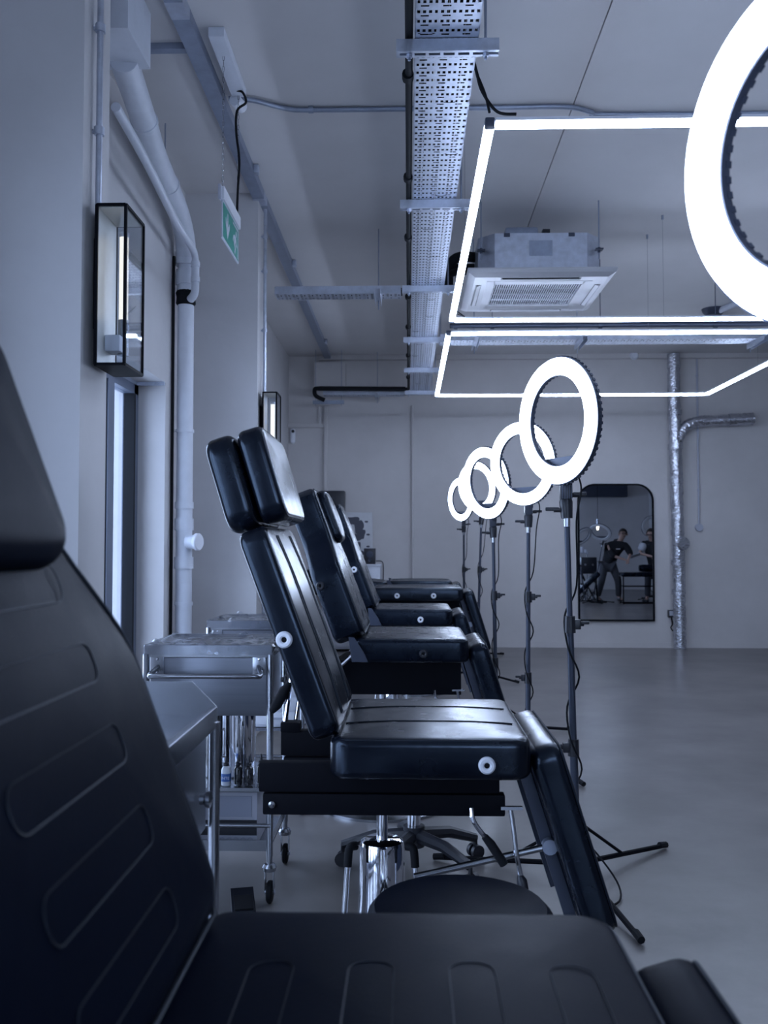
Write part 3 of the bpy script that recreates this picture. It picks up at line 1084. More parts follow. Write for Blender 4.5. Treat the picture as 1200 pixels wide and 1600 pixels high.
    if under == 'rails':
        for s in (-1, 1):
            MB().b6(x0 - .19, x1 - .075, s * .205 - .02, s * .205 + .02, zt - .046, zt + .030, .006).build('upper_rail', 'black_metal', r)
            lr = MB().b6(x0 - .18, x1 - .06, s * .20 - .02, s * .20 + .02, zt - .106, zt - .050, .006).build('lower_rail', 'black_metal', r)
            MB().lathe([(.009, 0), (.009, .004), (.004, .008), (0, .008)], (x0 - .155, s * .2205, zt - .078), (0, s, 0), 12).build('bolt', 'satin_steel', lr)
        MB().b6(x0 - .02, x1 - .08, -.18, .18, zt - .10, zt - .005).build('seat_mount', 'black_metal', r, smooth=False)
        z_u = zt - .106
    else:
        m = MB()
        m.prism([(x0 - .12, -.122), (x0 - .10, -.15), (x1 - .03, -.15), (x1 - .03, -.0), (x0 - .06, -.0), (x0 - .10, -.03), (x0 - .12, -.07)], .36,
                axes((0, 0, zt), (1, 0, 0), (0, 0, 1), (0, -1, 0)))
        m.build('seat_mount', 'black_metal', r)
        for s in (-1, 1):
            MB().prism([(x0 + .0, -.095), (x0 + .07, -.095), (x0 + .05, -.05), (x0 + .01, .01), (x0 - .015, .012)], .006,
                       axes((0, s * (hw + .008), SZ - .01), (1, 0, 0), (0, 0, 1), (0, -1, 0))).build('hinge_plate', 'slate_metal', r, smooth=False)
            MB().tube([(x0 - .0, s * .20, zt + .03), (x0 - .10, s * .20, zt - .06)], .009, n=8).build('tilt_strut', 'chrome', r)
        z_u = zt - .15
    # column and base
    MB().cyl((0, 0, .3), (0, 0, z_u + .03), .016, n=20).build('piston', 'chrome', r)
    MB().lathe([(.0, .372), (.050, .372), (.060, .366), (.063, .355), (.066, .22), (.078, .06), (.085, .05), (.0, .05)], n=32).build('cylinder', 'chrome', r)
    bs = MB().lathe([(.0, .0), (.30, .0), (.30, .012), (.26, .03), (.10, .055), (.0, .055)], n=36).build('base', 'satin_steel', r)
    for sx in (-1, 1):
        p_ = MB().tube(smooth_path([(sx * .125, -.07, .03), (sx * .105, -.07, .15), (sx * .094, -.065, .30), (sx * .092, -.062, .335)]), .008, n=10).build('pedal_bar', 'chrome', r)
        MB().tube(smooth_path([(sx * .093, -.063, .315), (sx * .090, -.06, .355), (sx * .084, -.055, .366), (sx * .07, -.045, .366)]), .012, n=10).build('grip', 'black_rubber', p_)
    # levers
    l1 = MB().tube(smooth_path([(.235, -.245, z_u + .03), (.24, -.25, z_u), (.26, -.25, z_u - .03), (.275, -.25, z_u - .045)]), .006, n=8).build('tilt_lever', 'chrome', r)
    MB().tube([(.268, -.25, z_u - .04), (.285, -.25, z_u - .06), (.318, -.25, z_u - .11)], [.009, .012, .012], n=10).build('grip', 'black_rubber', l1)
    l2 = MB().tube([(.335, -.25, z_u + .03), (.342, -.25, z_u - .02), (.35, -.25, z_u - .09), (.362, -.25, z_u - .15)], .006, n=8).build('leg_lever', 'chrome', r)
    MB().tube([(.357, -.25, z_u - .135), (.362, -.25, z_u - .15), (.366, -.25, z_u - .172), (.368, -.25, z_u - .18)], [.006, .014, .014, .005], n=10).build('knob', 'black_plastic', l2)
    MB().b6(.31, .365, -.256, -.244, z_u + .028, z_u + .036).build('bracket', 'satin_steel', l2, smooth=False)
    if not legs_up:
        q = Ml @ Vector((.265, -.19, -.06))
        MB().tube([(.09, -.19, z_u - .165), (q.x, q.y, q.z)], .009, n=10).build('gas_strut', 'satin_steel', r)
        MB().cyl((q.x, q.y - .012, q.z), (q.x, q.y + .012, q.z), .02, n=14).build('strut_pivot', 'galvanised_dull', r)
    return r


ch1 = chair('nearest black treatment chair with stitched ladder seams, headrest cut off by the left edge', -.125, .79, .775, 'ladder', 'black_plastic', pillow=True, L=.49, lea='dulled_leather')
for yy in (-.06, .06, .19):
    MB().box((-.140, yy, .735), (.022, .05, .05), bev=.006).cyl((-.142, yy - .04, .752), (-.142, yy + .04, .752), .011, n=12).build('tilt_hinge', 'chrome', ch1)
ch2 = chair('second black treatment chair with split headrest and white side sockets', -.075, 2.60, .722, 'channel')
ab = MB().box((-.285, .205, .645), (.06, .05, .03), bev=.004).build('armrest_bracket', 'black_metal', ch2)
MB().tube([(-.305, .205, .65), (-.285, .205, .80), (-.265, .205, .93)], .007, n=8).build('rod', 'chrome', ab)
MB().tube([(-.275, .225, .65), (-.25, .225, .82), (-.23, .225, .95)], .007, n=8).build('rod', 'chrome', ab)
MB().tube([(-.345, .20, .69), (-.33, .20, .71), (-.305, .20, .755), (-.29, .20, .775)], [.010, .017, .017, .009], n=10).build('grip', 'black_rubber', ab)
chair('third black treatment chair with a pillow, black side sockets and stitched ladder seams', -.12, 4.27, .80, 'ladder', 'black_plastic', pillow=True, under='box', Tb=.14, socket_w=-.042)
chair('fourth black treatment chair without a pillow, white socket on its seat side', -.11, 5.92, .812, 'ladder', 'white_ring', under='box', Tb=.10)
chair('black treatment chair lying flat with two white side sockets, behind the fourth chair', .05, 7.55, .868, 'channel', 'white_ring', flat=True, under='box', x0=-.34, L=.73, sockets=(-.14, .15))
chair('farthest black treatment chair lying flat by the back wall', -.03, 9.1, .862, 'channel', 'black_plastic', flat=True, under='box', x0=-.16, L=.615)

# ------------------------------------------------------------------ stools
def stool(label, x, y, sz, R=.18):
    r = thing('stool', label, 'stool', (x, y, 0))
    MB().lathe([(0, sz - .085), (R * .9, sz - .085), (R, sz - .07), (R + .004, sz - .045), (R, sz - .02), (R * .93, sz - .006), (R * .6, sz), (0, sz + .002)], n=40).build('seat', 'dulled_leather', r)
    MB().cyl((0, 0, .12), (0, 0, sz - .085), .025, n=18).build('column', 'chrome', r)
    MB().cyl((0, 0, .085), (0, 0, .16), .04, n=18).build('hub', 'black_plastic', r)
    for k in range(5):
        a = 2 * PI * k / 5 + .5
        d = Vector((cos(a), sin(a), 0))
        q = Vector((-sin(a), cos(a), 0))
        lg = MB().tube([d * .03 + Vector((0, 0, .125)), d * .15 + Vector((0, 0, .115)), d * .27 + Vector((0, 0, .075))], [.026, .022, .017], n=8).build('leg', 'black_plastic', r)
        cs = MB()
        for s in (-1, 1):
            cs.cyl(d * .27 + q * (s * .007) + Vector((0, 0, .026)), d * .27 + q * (s * .024) + Vector((0, 0, .026)), .026, n=16)
        cs.cyl(d * .27 + Vector((0, 0, .03)), d * .27 + Vector((0, 0, .08)), .008, n=8)
        cs.build('caster', 'black_plastic', lg)
    return r


stool('round dark stool seat just beyond the nearest chair', .10, 1.80, .505)
stool('stool on black casters behind the chrome column of the second chair', .02, 3.42, .56)

# ------------------------------------------------------------------ ring lights
def ring_light(label, base, cen, th, ph, lit=True, leg_ang=41, legr=.5, R=.23, Ri=.167, group='ring lights on stands', cable=True):
    r = thing('ring_light', label, 'ring light', (base[0], base[1], 0), 0, group)
    c = Vector((cen[0] - base[0], cen[1] - base[1], cen[2]))
    n = Vector((-sin(th) * cos(ph), -cos(th) * cos(ph), -sin(ph)))
    e = Vector((0, 0, 1)).cross(n).normalized()
    g = n.cross(e)
    M = axes(c, e, g, n)
    N = 72
    def annulus(prof):
        vv, ff = [], []
        for i in range(N):
            a = 2 * PI * i / N
            for rad, w in prof:
                vv.append((rad * cos(a), rad * sin(a), w))
        k = len(prof)
        for i in range(N):
            i2 = (i + 1) % N
            for j in range(k):
                j2 = (j + 1) % k
                ff.append((i * k + j, i2 * k + j, i2 * k + j2, i * k + j2))
        return MB().add(vv, ff, M)
    ho = annulus([(Ri - .003, -.001), (R + .003, -.001), (R + .004, -.008), (R + .001, -.020), (R - .015, -.027), (Ri + .015, -.027), (Ri, -.020), (Ri - .003, -.008)]).build('housing', 'slate_metal', r)  # grey-blue tone stands in for the diffuser's glow on the rim
    annulus([(Ri, 0), (R, 0), (R - .006, .010), ((R + Ri) / 2, .014), (Ri + .006, .010)]).build('diffuser', 'ring_diffuser' if lit else 'unlit_diffuser', r)
    fins = MB()
    for i in range(64):
        a = 2 * PI * (i + .5) / 64
        for rad in ((R + .003),):
            Mr = M @ Matrix.Rotation(a, 4, 'Z')
            fins.box((rad, 0, -.015), (.007, .010, .010), Mr)
    for i in range(48):
        a = 2 * PI * (i + .5) / 48
        fins.box((Ri - .001, 0, -.015), (.005, .010, .010), M @ Matrix.Rotation(a, 4, 'Z'))
    tag(fins.build('cooling_fin', 'slate_metal', ho, smooth=False), kind='stuff')
    # ring bracket and phone plate across the foot of the hole
    br = MB()
    br.prism([(-.10, -.132), (-.06, -.17), (0, -.18), (.06, -.17), (.10, -.132)], .010, M @ Matrix.Translation((0, 0, -.022)))
    br.box((0, -.20, -.034), (.05, .10, .014), M)
    br.build('bracket', 'slate_metal', r)
    foot = M @ Vector((0, -(R + .012), -.03))
    kn = MB()
    kn.box((foot.x, foot.y, foot.z - .02), (.042, .05, .052), bev=.006)
    kn.tube([(foot.x, foot.y, foot.z - .045), (foot.x, foot.y, foot.z - .055), (foot.x * .9, foot.y * .9, foot.z - .115)], [.022, .025, .021], n=12)
    hd = kn.build('tilt_head', 'black_plastic', r)
    rb = MB()
    for k in range(5):
        rb.box((foot.x - .016 + k * .008, foot.y - .026, foot.z - .02), (.003, .005, .05))
    tag(rb.build('rib', 'slate_metal', hd, smooth=False), kind='stuff')
    for s, dz in ((1, -.03), (-1, -.085)):
        kb = MB()
        kb.cyl((foot.x + s * .02, foot.y, foot.z + dz), (foot.x + s * .045, foot.y, foot.z + dz), .008, n=8)
        kb.box((foot.x + s * .05, foot.y, foot.z + dz + .004), (.05, .014, .014), bev=.004)
        kb.build('knob', 'black_plastic', hd)
    top = Vector((foot.x * .9, foot.y * .9, foot.z - .11))
    MB().cyl(top - Vector((0, 0, .035)), top + Vector((0, 0, .005)), .0125, n=14).build('sleeve', 'satin_steel', r)
    bot = Vector((0, 0, .05))
    def at(z):
        k = (z - bot.z) / (top.z - bot.z)
        return bot + (top - bot) * k
    H = top.z
    z1, z2 = .36 * H, .70 * H
    MB().cyl(bot, at(z1), .0145, n=14).build('pole_lower', 'slate_metal', r)
    MB().cyl(at(z1 - .02), at(z2), .0125, n=14).build('pole_middle', 'slate_metal', r)
    MB().cyl(at(z2 - .02), at(H - .034), .0105, n=14).build('pole_upper', 'slate_metal', r)
    for k, z in enumerate((z1, z2, .21)):
        p = at(z)
        s = 1 if k % 2 else -1
        q = MB()
        q.cyl(p - Vector((0, 0, .03)), p + Vector((0, 0, .03)), .021, .019, n=12)
        q.box((p.x + s * .026, p.y, p.z), (.025, .022, .036), bev=.004)
        q.cyl((p.x + s * .03, p.y, p.z), (p.x + s * .05, p.y, p.z), .007, n=8)
        q.box((p.x + s * .055, p.y, p.z + .006), (.03, .010, .012), bev=.003)
        q.build('clamp', 'black_plastic', r)
    for k in range(3):
        a = math.radians(leg_ang + 120 * k)
        d = Vector((cos(a), sin(a), 0))
        l = MB().tube([d * .018 + Vector((0, 0, .055)), d * legr + Vector((0, 0, .013))], .0095, n=8).build('leg', 'black_metal', r)
        MB().tube([d * (legr - .03) + Vector((0, 0, .02)), d * (legr + .012) + Vector((0, 0, .0135))], .0125, n=8).build('foot', 'black_rubber', l)
        MB().tube([d * .014 + Vector((0, 0, .20)), d * (legr * .5) + Vector((0, 0, .036))], .006, n=6).build('brace', 'black_metal', l)
    if cable:
        s0 = M @ Vector((.06, -(R - .02), -.044))
        pts = [s0, s0 + Vector((.01, .01, -.05)), s0 + Vector((-.01, .0, -.16))]
        k = 9
        for i in range(k):
            z = H - .25 - (H - .42) * i / (k - 1)
            p = at(z)
            pts.append(p + Vector((.028 * cos(i * 2.1), .028 * sin(i * 2.1), 0)))
        pts += [Vector((.05, -.03, .12)), Vector((.12, -.10, .03)), Vector((.10, -.22, .008)), Vector((.02, -.28, .008))]
        MB().tube(smooth_path(pts, 5), .0035, n=6).build('power_cable', 'black_rubber', r)
    return r


ring_light('nearest lit ring light, cut off by the right edge', (.57, 1.19), (.522, 1.15, 1.713), 1.11, .11)
ring_light('large lit ring light in front of the mirror, second from the camera', (.605, 3.33), (.542, 3.323, 1.654), 1.093, .04, leg_ang=40, legr=.53)
ring_light('lit ring light half hidden behind the large one, third from the camera', (.655, 5.05), (.63, 5.05, 1.653), .835, .10, leg_ang=55)
ring_light('lit ring light fourth from the camera, above the leg rests', (.56, 5.86), (.497, 5.85, 1.60), 1.0, .12, leg_ang=10)
ring_light('lit ring light fifth from the camera, seen through the fourth', (.625, 8.35), (.63, 8.4, 1.74), .85, .15, leg_ang=70)
ring_light('farthest lit ring light, smallest and lowest of the row', (.598, 9.775), (.562, 9.775, 1.694), 1.03, .04, leg_ang=30)

# ------------------------------------------------------------------ steel trolleys
def caster(parent, x, y, n='caster'):
    q = MB()
    q.cyl((x, y, .135), (x, y, .165), .010, n=10)
    q.lathe([(.0, .0), (.022, .0), (.024, .012), (.018, .022), (0, .024)], (x, y, .112), n=14)
    for s in (-1, 1):
        q.box((x + s * .014, y + .008, .085), (.003, .034, .075), bev=.001)
    o = q.build(n, 'satin_steel', parent)
    MB().lathe([(.0, -.010), (.030, -.010), (.036, -.006), (.037, 0), (.036, .006), (.030, .010), (0, .010)], (x, y + .012, .037), (1, 0, 0), 22).build('wheel', 'black_rubber', o)
    MB().cyl((x - .017, y + .012, .037), (x + .017, y + .012, .037), .007, n=10).build('axle', 'galvanised', o)


def trolley(label, x0, x1, y0, y1, top=.862, back_rim=True, handle=True, shelf=True):
    cx, cy = (x0 + x1) / 2, (y0 + y1) / 2
    r = thing('steel_trolley', label, 'trolley', (cx, cy, 0), 0, 'stainless steel trolleys')
    w, d = (x1 - x0) / 2, (y1 - y0) / 2
    m = MB()
    m.b6(-w, w, -d, d, top - .028, top - .018)
    for s in (-1, 1):
        m.b6(s * w - .0015, s * w + .0015, -d, d, top - .040, top)
        m.b6(-w, w, s * d - .0015, s * d + .0015, top - .040, top)
        m.b6(s * (w - .006) - .006, s * (w - .006) + .006, -d, d, top - .001, top + .001)
    m.build('tray_top', 'satin_steel', r, smooth=False)
    if back_rim:
        MB().prism([(-w, 0), (w, 0), (w - .05, .05), (-w + .05, .05)], .003, axes((0, d, top), (1, 0, 0), (0, 0, 1), (0, -1, 0))).build('back_rim', 'satin_steel', r, smooth=False)
    dr = MB().b6(-w + .018, w - .018, -d + .008, d - .012, top - .238, top - .042, .003).build('drawer', 'brushed_steel', r)
    fr = MB()
    for s in (-1, 1):
        MB().lathe([(.010, 0), (.010, .008), (.016, .013), (.016, .02), (0, .024)], (s * (w - .012), d * .62, top - .16), (s, 0, 0), 14).build('drawer_knob', 'satin_steel', dr)
    if handle:
        hz = top - .095
        hn = MB().tube(smooth_path([(-w + .045, -d + .006, hz + .022), (-w + .03, -d - .045, hz), (-w + .06, -d - .062, hz), (0, -d - .064, hz), (w - .06, -d - .062, hz), (w - .03, -d - .045, hz), (w - .045, -d + .006, hz + .022)], 6), .0085, n=10).build('handle', 'satin_steel', r)
        for s in (-1, 1):
            MB().box((s * (w - .042), -d + .005, hz + .026), (.045, .006, .062), bev=.004).build('handle_plate', 'satin_steel', hn)
            sc = MB()
            for dz in (-.02, .022):
                sc.lathe([(.005, 0), (.004, .003), (0, .004)], (s * (w - .042), -d + .002, hz + .026 + dz), (0, -1, 0), 10)
            sc.build('screw', 'chrome', hn)
    for sx in (-1, 1):
        for sy in (-1, 1):
            MB().cyl((sx * (w - .004), sy * (d - .004), .16), (sx * (w - .004), sy * (d - .004), top - .03), .0115, n=14).build('post', 'satin_steel', r)
            caster(r, sx * (w - .004), sy * (d - .004))
    if shelf:
        for z, hh, nm in ((.372, .012, 'middle_shelf'), (.175, .036, 'bottom_shelf')):
            MB().b6(-w + .006, w - .006, -d + .006, d - .006, z, z + (.008 if nm == 'middle_shelf' else .004)).b6(-w + .006, w - .006, -d + .004, -d + .008, z, z + hh).b6(w - .010, w - .006, -d + .004, d - .004, z, z + hh).build(nm, 'satin_steel', r, smooth=False)
        MB().cyl((-w, -d - .004, .262), (w, -d - .004, .262), .007, n=10).build('guard_rail', 'satin_steel', r)
    return r


T1 = (-.81, -.385, 1.36, 1.83)
T2 = (-.892, -.462, 3.07, 3.46)
T3 = (-.900, -.47, 4.07, 4.46)
trolley('nearest stainless steel trolley with a raised back rim and a drawer knob', *T1, top=.876)
trolley('film wrapped stainless steel trolley with a bar handle, beside the second chair', *T2, back_rim=False)
trolley('farthest stainless steel trolley, film wrapped, behind the second one', *T3, back_rim=False)


def film(label, x0, x1, y0, y1, z):
    """Crumpled cling film over the tray top, folded down its rims."""
    nx, ny = 60, 54
    vv, ff = [], []
    rnd = random.Random(int(x0 * 1000 + y0 * 77))
    ph = [rnd.uniform(0, 6.28) for _ in range(10)]
    ov = .045
    for j in range(ny):
        for i in range(nx):
            u = -ov + (x1 - x0 + 2 * ov) * i / (nx - 1)
            v = -ov + (y1 - y0 + 2 * ov) * j / (ny - 1)
            ex = max(0, -u, u - (x1 - x0))
            ey = max(0, -v, v - (y1 - y0))
            e = max(ex, ey)
            xx = min(max(u, -.004), x1 - x0 + .004)
            yy = min(max(v, -.004), y1 - y0 + .004)
            k_ = sin(u * 47 + ph[0] + 2.2 * sin(v * 21 + ph[4])) + .8 * sin((u + v) * 71 + ph[2]) + .6 * sin((u * 2 - v) * 53 + ph[3])
            k_ = max(0, k_ - .7)
            near = min(u, x1 - x0 - u, v, y1 - y0 - v)
            if e == 0:
                k2 = min(1, max(0, near / .05))
                zz = z + .003 - .012 * k2 + .009 * k_ * (1 - .55 * k2)
            else:
                zz = z + .003 - e * .8
                if ex > 0:
                    xx += (.004 * k_) * (-1 if u < 0 else 1)
                if ey > 0:
                    yy += (.004 * k_) * (-1 if v < 0 else 1)
            vv.append((xx - (x1 - x0) / 2, yy - (y1 - y0) / 2, zz - z))
    for j in range(ny - 1):
        for i in range(nx - 1):
            ff.append((j * nx + i, j * nx + i + 1, (j + 1) * nx + i + 1, (j + 1) * nx + i))
    o = MB().add(vv, ff).build('cling_film', 'cling_film', None, angle=25)
    o.location = ((x0 + x1) / 2, (y0 + y1) / 2, z)
    return tag(o, label, 'plastic film')


film('crumpled clear film over the trolley with the bar handle', *T2, .862)
film('crumpled clear film over the farthest trolley', *T3, .862)


def bottle(label, x, y, z, R, H, m, label_m=None, grp=None):
    r = thing('bottle', label, 'bottle', (x, y, z), 0, grp)
    MB().lathe([(0, 0), (R * .95, 0), (R, .004), (R, H * .52), (R * .8, H * .60), (R * .42, H * .65), (R * .42, H * .67)], n=18).build('body', m, r)
    MB().lathe([(R * .62, H * .66), (R * .62, H * .74), (R * .40, H * .77), (R * .16, H * .99), (0, H)], n=14).build('nozzle_cap', 'black_plastic', r)
    if label_m:
        lo = MB().lathe([(R * 1.01, H * .14), (R * 1.02, H * .15), (R * 1.02, H * .40), (R * 1.01, H * .41)], n=18).build('bottle_label', label_m, r)
    return r


MZ = .384
bt = bottle('clear dropper bottle with a blue and white label on the trolley shelf', -.622, 3.115, MZ, .0165, .098, 'clear_plastic', 'blue_print')
fc = bpy.data.curves.new('label_text', 'FONT')
fc.body = 'INTE'
fc.size = .0135
fc.align_x = 'CENTER'
fc.extrude = .0003
fo_ = bpy.data.objects.new('label_text', fc)
C.objects.link(fo_)
me_ = bpy.data.meshes.new_from_object(fo_.evaluated_get(bpy.context.evaluated_depsgraph_get()))
bpy.data.objects.remove(fo_)
me_.materials.clear()
me_.materials.append(MATS['white_plastic'])
tx = bpy.data.objects.new('label_text', me_)
C.objects.link(tx)
tx.parent = bt
tx.location = (0, -.0176, .022)
tx.rotation_euler = (PI / 2, 0, 0)
bottle('black dropper bottle left of the pair on the trolley shelf', -.583, 3.13, MZ, .0155, .098, 'dark_bottle')
bottle('black dropper bottle right of the pair on the trolley shelf', -.545, 3.12, MZ, .0155, .098, 'dark_bottle')
bottle('black dropper bottle mostly hidden by the rail of the second chair', -.508, 3.15, MZ, .0155, .098, 'dark_bottle')
m = MB().lathe([(0, 0), (.052, 0), (.054, .004), (.054, .235), (.050, .24), (0, .24)], n=30).build('steel_canister', 'chrome')
m.location = (-.60, 3.26, MZ)
tag(m, 'polished steel canister standing behind the dropper bottles', 'canister')
m = MB().lathe([(0, 0), (.03, 0), (.03, .23), (.0, .235)], n=20).build('steel_canister', 'dark_bottle')
m.location = (-.69, 3.24, MZ)
tag(m, 'dark shiny cylinder beside the polished canister on the trolley shelf', 'canister')
t = thing('transfer_printer', 'grey desktop printer with black band and round buttons on the bottom trolley shelf', 'printer', (-.68, 3.27, .18))
MB().b6(-.165, .165, -.15, .15, .0, .178, .004).build('body', 'device_grey', t)
for x in (-.08, .075):
    MB().b6(x - .07, x + .07, -.1525, -.149, .095, .165, .001).build('front_panel', 'device_panel', t, smooth=False)
MB().b6(-.163, .163, -.1525, -.149, .033, .084).build('black_band', 'black_plastic', t, smooth=False)
w_ = MB()
for k in range(7):       # unreadable brand lettering: short pale dashes
    w_.b6(.045 + k * .015, .045 + k * .015 + .010, -.1532, -.152, .062, .072)
tag(w_.build('lettering', 'device_panel', t, smooth=False), kind='stuff')
for k in range(5):
    MB().tube([(.045 + k * .024 + .009 * cos(a * PI / 8), -.1515, .016 + .009 * sin(a * PI / 8)) for a in range(16)], .0012, n=5, closed=True).build('button', 'device_panel', t)
t = thing('drawer_box', 'small white plastic drawer box on the shelf of the farthest trolley', 'drawer box', (-.60, 4.20, .384))
MB().b6(-.11, .11, -.10, .10, 0, .20, .004).build('case', 'white_plastic', t)
for k in range(3):
    d_ = MB().b6(-.10, .10, -.108, -.098, .012 + k * .064, .066 + k * .064, .003).build('drawer', 'white_plastic', t)
    MB().b6(-.03, .03, -.116, -.106, .036 + k * .064, .044 + k * .064).build('pull', 'grey_plastic', d_, smooth=False)
t = thing('foot_pedal', 'small black foot pedal on the floor under the trolley', 'foot pedal', (-.545, 3.02, 0), .25)
MB().prism([(-.06, 0), (.06, 0), (.06, .02), (-.055, .055), (-.06, .05)], .075, axes((0, 0, 0), (0, -1, 0), (0, 0, 1), (-1, 0, 0))).build('housing', 'black_plastic', t)
MB().box((0, -.02, .045), (.06, .07, .006), Matrix.Rotation(.28, 4, 'X')).build('tread', 'black_rubber', t)

# ------------------------------------------------------------------ back wall: duct, mirror, small fittings
DX = 3.14
t = thing('foil_duct', 'silver foil wrapped duct running up the back wall right of the mirror', 'duct', (DX, YB - .11, 0))
rnd = random.Random(3)
def foil_tube(pts, r, seg, n=22, amp=.0065):
    P3 = smooth_path(pts, seg)
    m = MB().tube(P3, r, n=n)
    m.v = [p + Vector((rnd.uniform(-amp, amp), rnd.uniform(-amp, amp), rnd.uniform(-amp, amp))) for p in m.v]
    return m
foil_tube([(-.03, 0, 3.44), (-.03, 0, 2.9), (-.02, 0, 2.4), (-.012, 0, 1.8), (.0, 0, 1.2), (.004, 0, .6), (.005, 0, .0)], .07, 14).build('riser', 'foil', t)
foil_tube([(-.02, 0, 2.36), (.02, 0, 2.46), (.07, 0, 2.55), (.16, 0, 2.62), (.30, 0, 2.65), (.55, 0, 2.66), (.86, 0, 2.675)], .062, 10).build('branch', 'foil', t)
foil_tube([(.60, 0, 2.663), (.78, 0, 2.67), (.88, 0, 2.675)], .070, 5).build('branch_end', 'foil', t)
for z, rr in ((2.35, .085), (2.75, .08), (3.3, .078), (1.95, .078), (1.35, .077), (1.0, .082), (.66, .080)):
    foil_tube([(-.03 + (3.44 - z) * .0105, 0, z - .03), (-.03 + (3.44 - z) * .0105, 0, z + .03)], rr, 3, amp=.002).build('band', 'foil', t)
MB().lathe([(.0, .0), (.075, .0), (.082, .012), (.07, .035), (.0, .04)], (.03, -.075, 1.22), (.25, -1, 0), 22).build('access_cap', 'foil', t)
t = thing('socket_box', 'small dark socket box with a hanging plug beside the foot of the foil duct', 'socket', (3.07, YB, .40))
MB().b6(-.035, .035, -.055, 0, -.045, .045, .006).build('box', 'black_plastic', t)
MB().b6(-.025, .025, -.062, -.053, -.02, .035, .003).build('cover', 'grey_plastic', t)
MB().tube(smooth_path([(.0, -.045, -.045), (.01, -.05, -.12), (-.01, -.05, -.16), (.015, -.05, -.20)]), .007, n=6).build('lead', 'black_rubber', t)

t = thing('wall_mirror', 'tall black framed mirror with rounded top corners on the back wall', 'mirror', (2.44, YB, 0))
mx, z0, z1 = .445, .31, 1.925
def mirror_outline(g):
    o = [(-mx + g, z0 + g), (mx - g, z0 + g)]
    rr = .20 - g
    for s, c in ((0, (mx - g - rr, z1 - g - rr)), (1, (-mx + g + rr, z1 - g - rr))):
        for k in range(11):
            a = PI / 2 * (s + k / 10)
            o.append((c[0] + rr * cos(a), c[1] + rr * sin(a)))
    return o
oo, oi = mirror_outline(0), mirror_outline(.02)
vv = []
for ring_, yy in ((oo, 0), (oo, -.03), (oi, -.03), (oi, -.016)):
    vv += [(p[0], yy, p[1]) for p in ring_]
n_ = len(oo)
ff = []
for j in range(3):
    for i in range(n_):
        i2 = (i + 1) % n_
        ff.append((j * n_ + i, j * n_ + i2, (j + 1) * n_ + i2, (j + 1) * n_ + i))
MB().add(vv, ff).build('frame', 'black_metal', t)
MB().add([(p[0], -.018, p[1]) for p in oi], [tuple(range(n_))]).build('mirror_glass', 'mirror_glass', t, smooth=False)

t = thing('smoke_detector', 'small round white detector at the top of the back wall', 'detector', (2.66, YB - .07, 3.43))
MB().lathe([(0, .035), (.035, .035), (.048, .02), (.05, 0), (0, 0)], (0, 0, 0), (0, -1, 0), 24).build('body', 'white_plastic', t)
t = thing('ceiling_fitting', 'dark round fitting with a pale tube on the ceiling behind the near ring light', 'fitting', (2.92, 8.7, CEIL))
MB().lathe([(0, -.07), (.07, -.065), (.10, -.03), (.11, 0), (0, 0)], n=22).build('base', 'slate_metal', t)
MB().tube([(.04, -.05, -.03), (.22, -.65, -.02)], .03, n=10).build('tube', 'white_paint', t)

# speakers, canvas and white cabinet in the back corner
t = thing('cabinet', 'white cabinet against the back wall behind the flat chairs', 'cabinet', (-.62, 10.5, 0))
MB().b6(-.36, .30, -.22, .24, .03, .96, .004).build('carcass', 'white_paint', t)
MB().b6(-.37, .31, -.23, .25, .96, .985, .004).build('top_board', 'white_paint', t)
for x in (-.19, .135):
    d_ = MB().b6(x - .155, x + .155, -.236, -.221, .06, .93, .003).build('door', 'white_paint', t)
    MB().cyl((x + .12, -.255, .5), (x + .12, -.235, .5), .012, n=12).build('knob', 'grey_plastic', d_)


def speaker(label, x, y, z, w, h, d, cones):
    r = thing('speaker', label, 'speaker', (x, y, z))
    MB().b6(-w / 2, w / 2, -d / 2, d / 2, 0, h, .006).build('cabinet_box', 'black_plastic', r)
    for cx_, cz, rr in cones:
        o = MB().lathe([(rr, 0), (rr, .004), (rr * .85, .006), (rr * .3, -.012 + .012), (0, .004)], (cx_, -d / 2, cz), (0, -1, 0), 20).build('cone', 'slate_metal', r)
    return r


speaker('small black speaker on the white cabinet by the abstract canvas', -.44, 10.42, .985, .13, .18, .16, [(.0, .11, .04), (0, .045, .02)])
t = speaker('large black speaker mounted on the back wall behind the third chair', -.87, 10.66, 1.45, .25, .385, .22, [(-.02, .30, .014), (.03, .20, .014), (0, .11, .07)])
tag(MB().tube(smooth_path([(-.37, 10.42, 1.02), (-.30, 10.42, 1.01), (-.285, 10.40, .93), (-.288, 10.39, .7), (-.283, 10.40, .35)]), .006, n=6).build('speaker_cable', 'black_rubber'),
    'thin dark cable hanging from the small speaker in front of the cabinet', 'cable')
t = thing('canvas', 'pale canvas with dark abstract blobs leaning on the white cabinet', 'canvas', (-.64, 10.63, .985))
MB().b6(-.22, .22, -.012, .012, 0, .60, .003).build('panel', 'canvas', t)
Mc = axes((0, -.013, 0), (1, 0, 0), (0, 0, 1), (0, -1, 0))
m = MB()
def blob(cx_, cz, ra, rb, k=22, wob=.18, seed=1):
    rn = random.Random(seed)
    p1, p2 = rn.uniform(0, 6), rn.uniform(0, 6)
    return [(cx_ + ra * cos(2 * PI * i / k) * (1 + wob * sin(3 * 2 * PI * i / k + p1)), cz + rb * sin(2 * PI * i / k) * (1 + wob * sin(4 * 2 * PI * i / k + p2))) for i in range(k)]
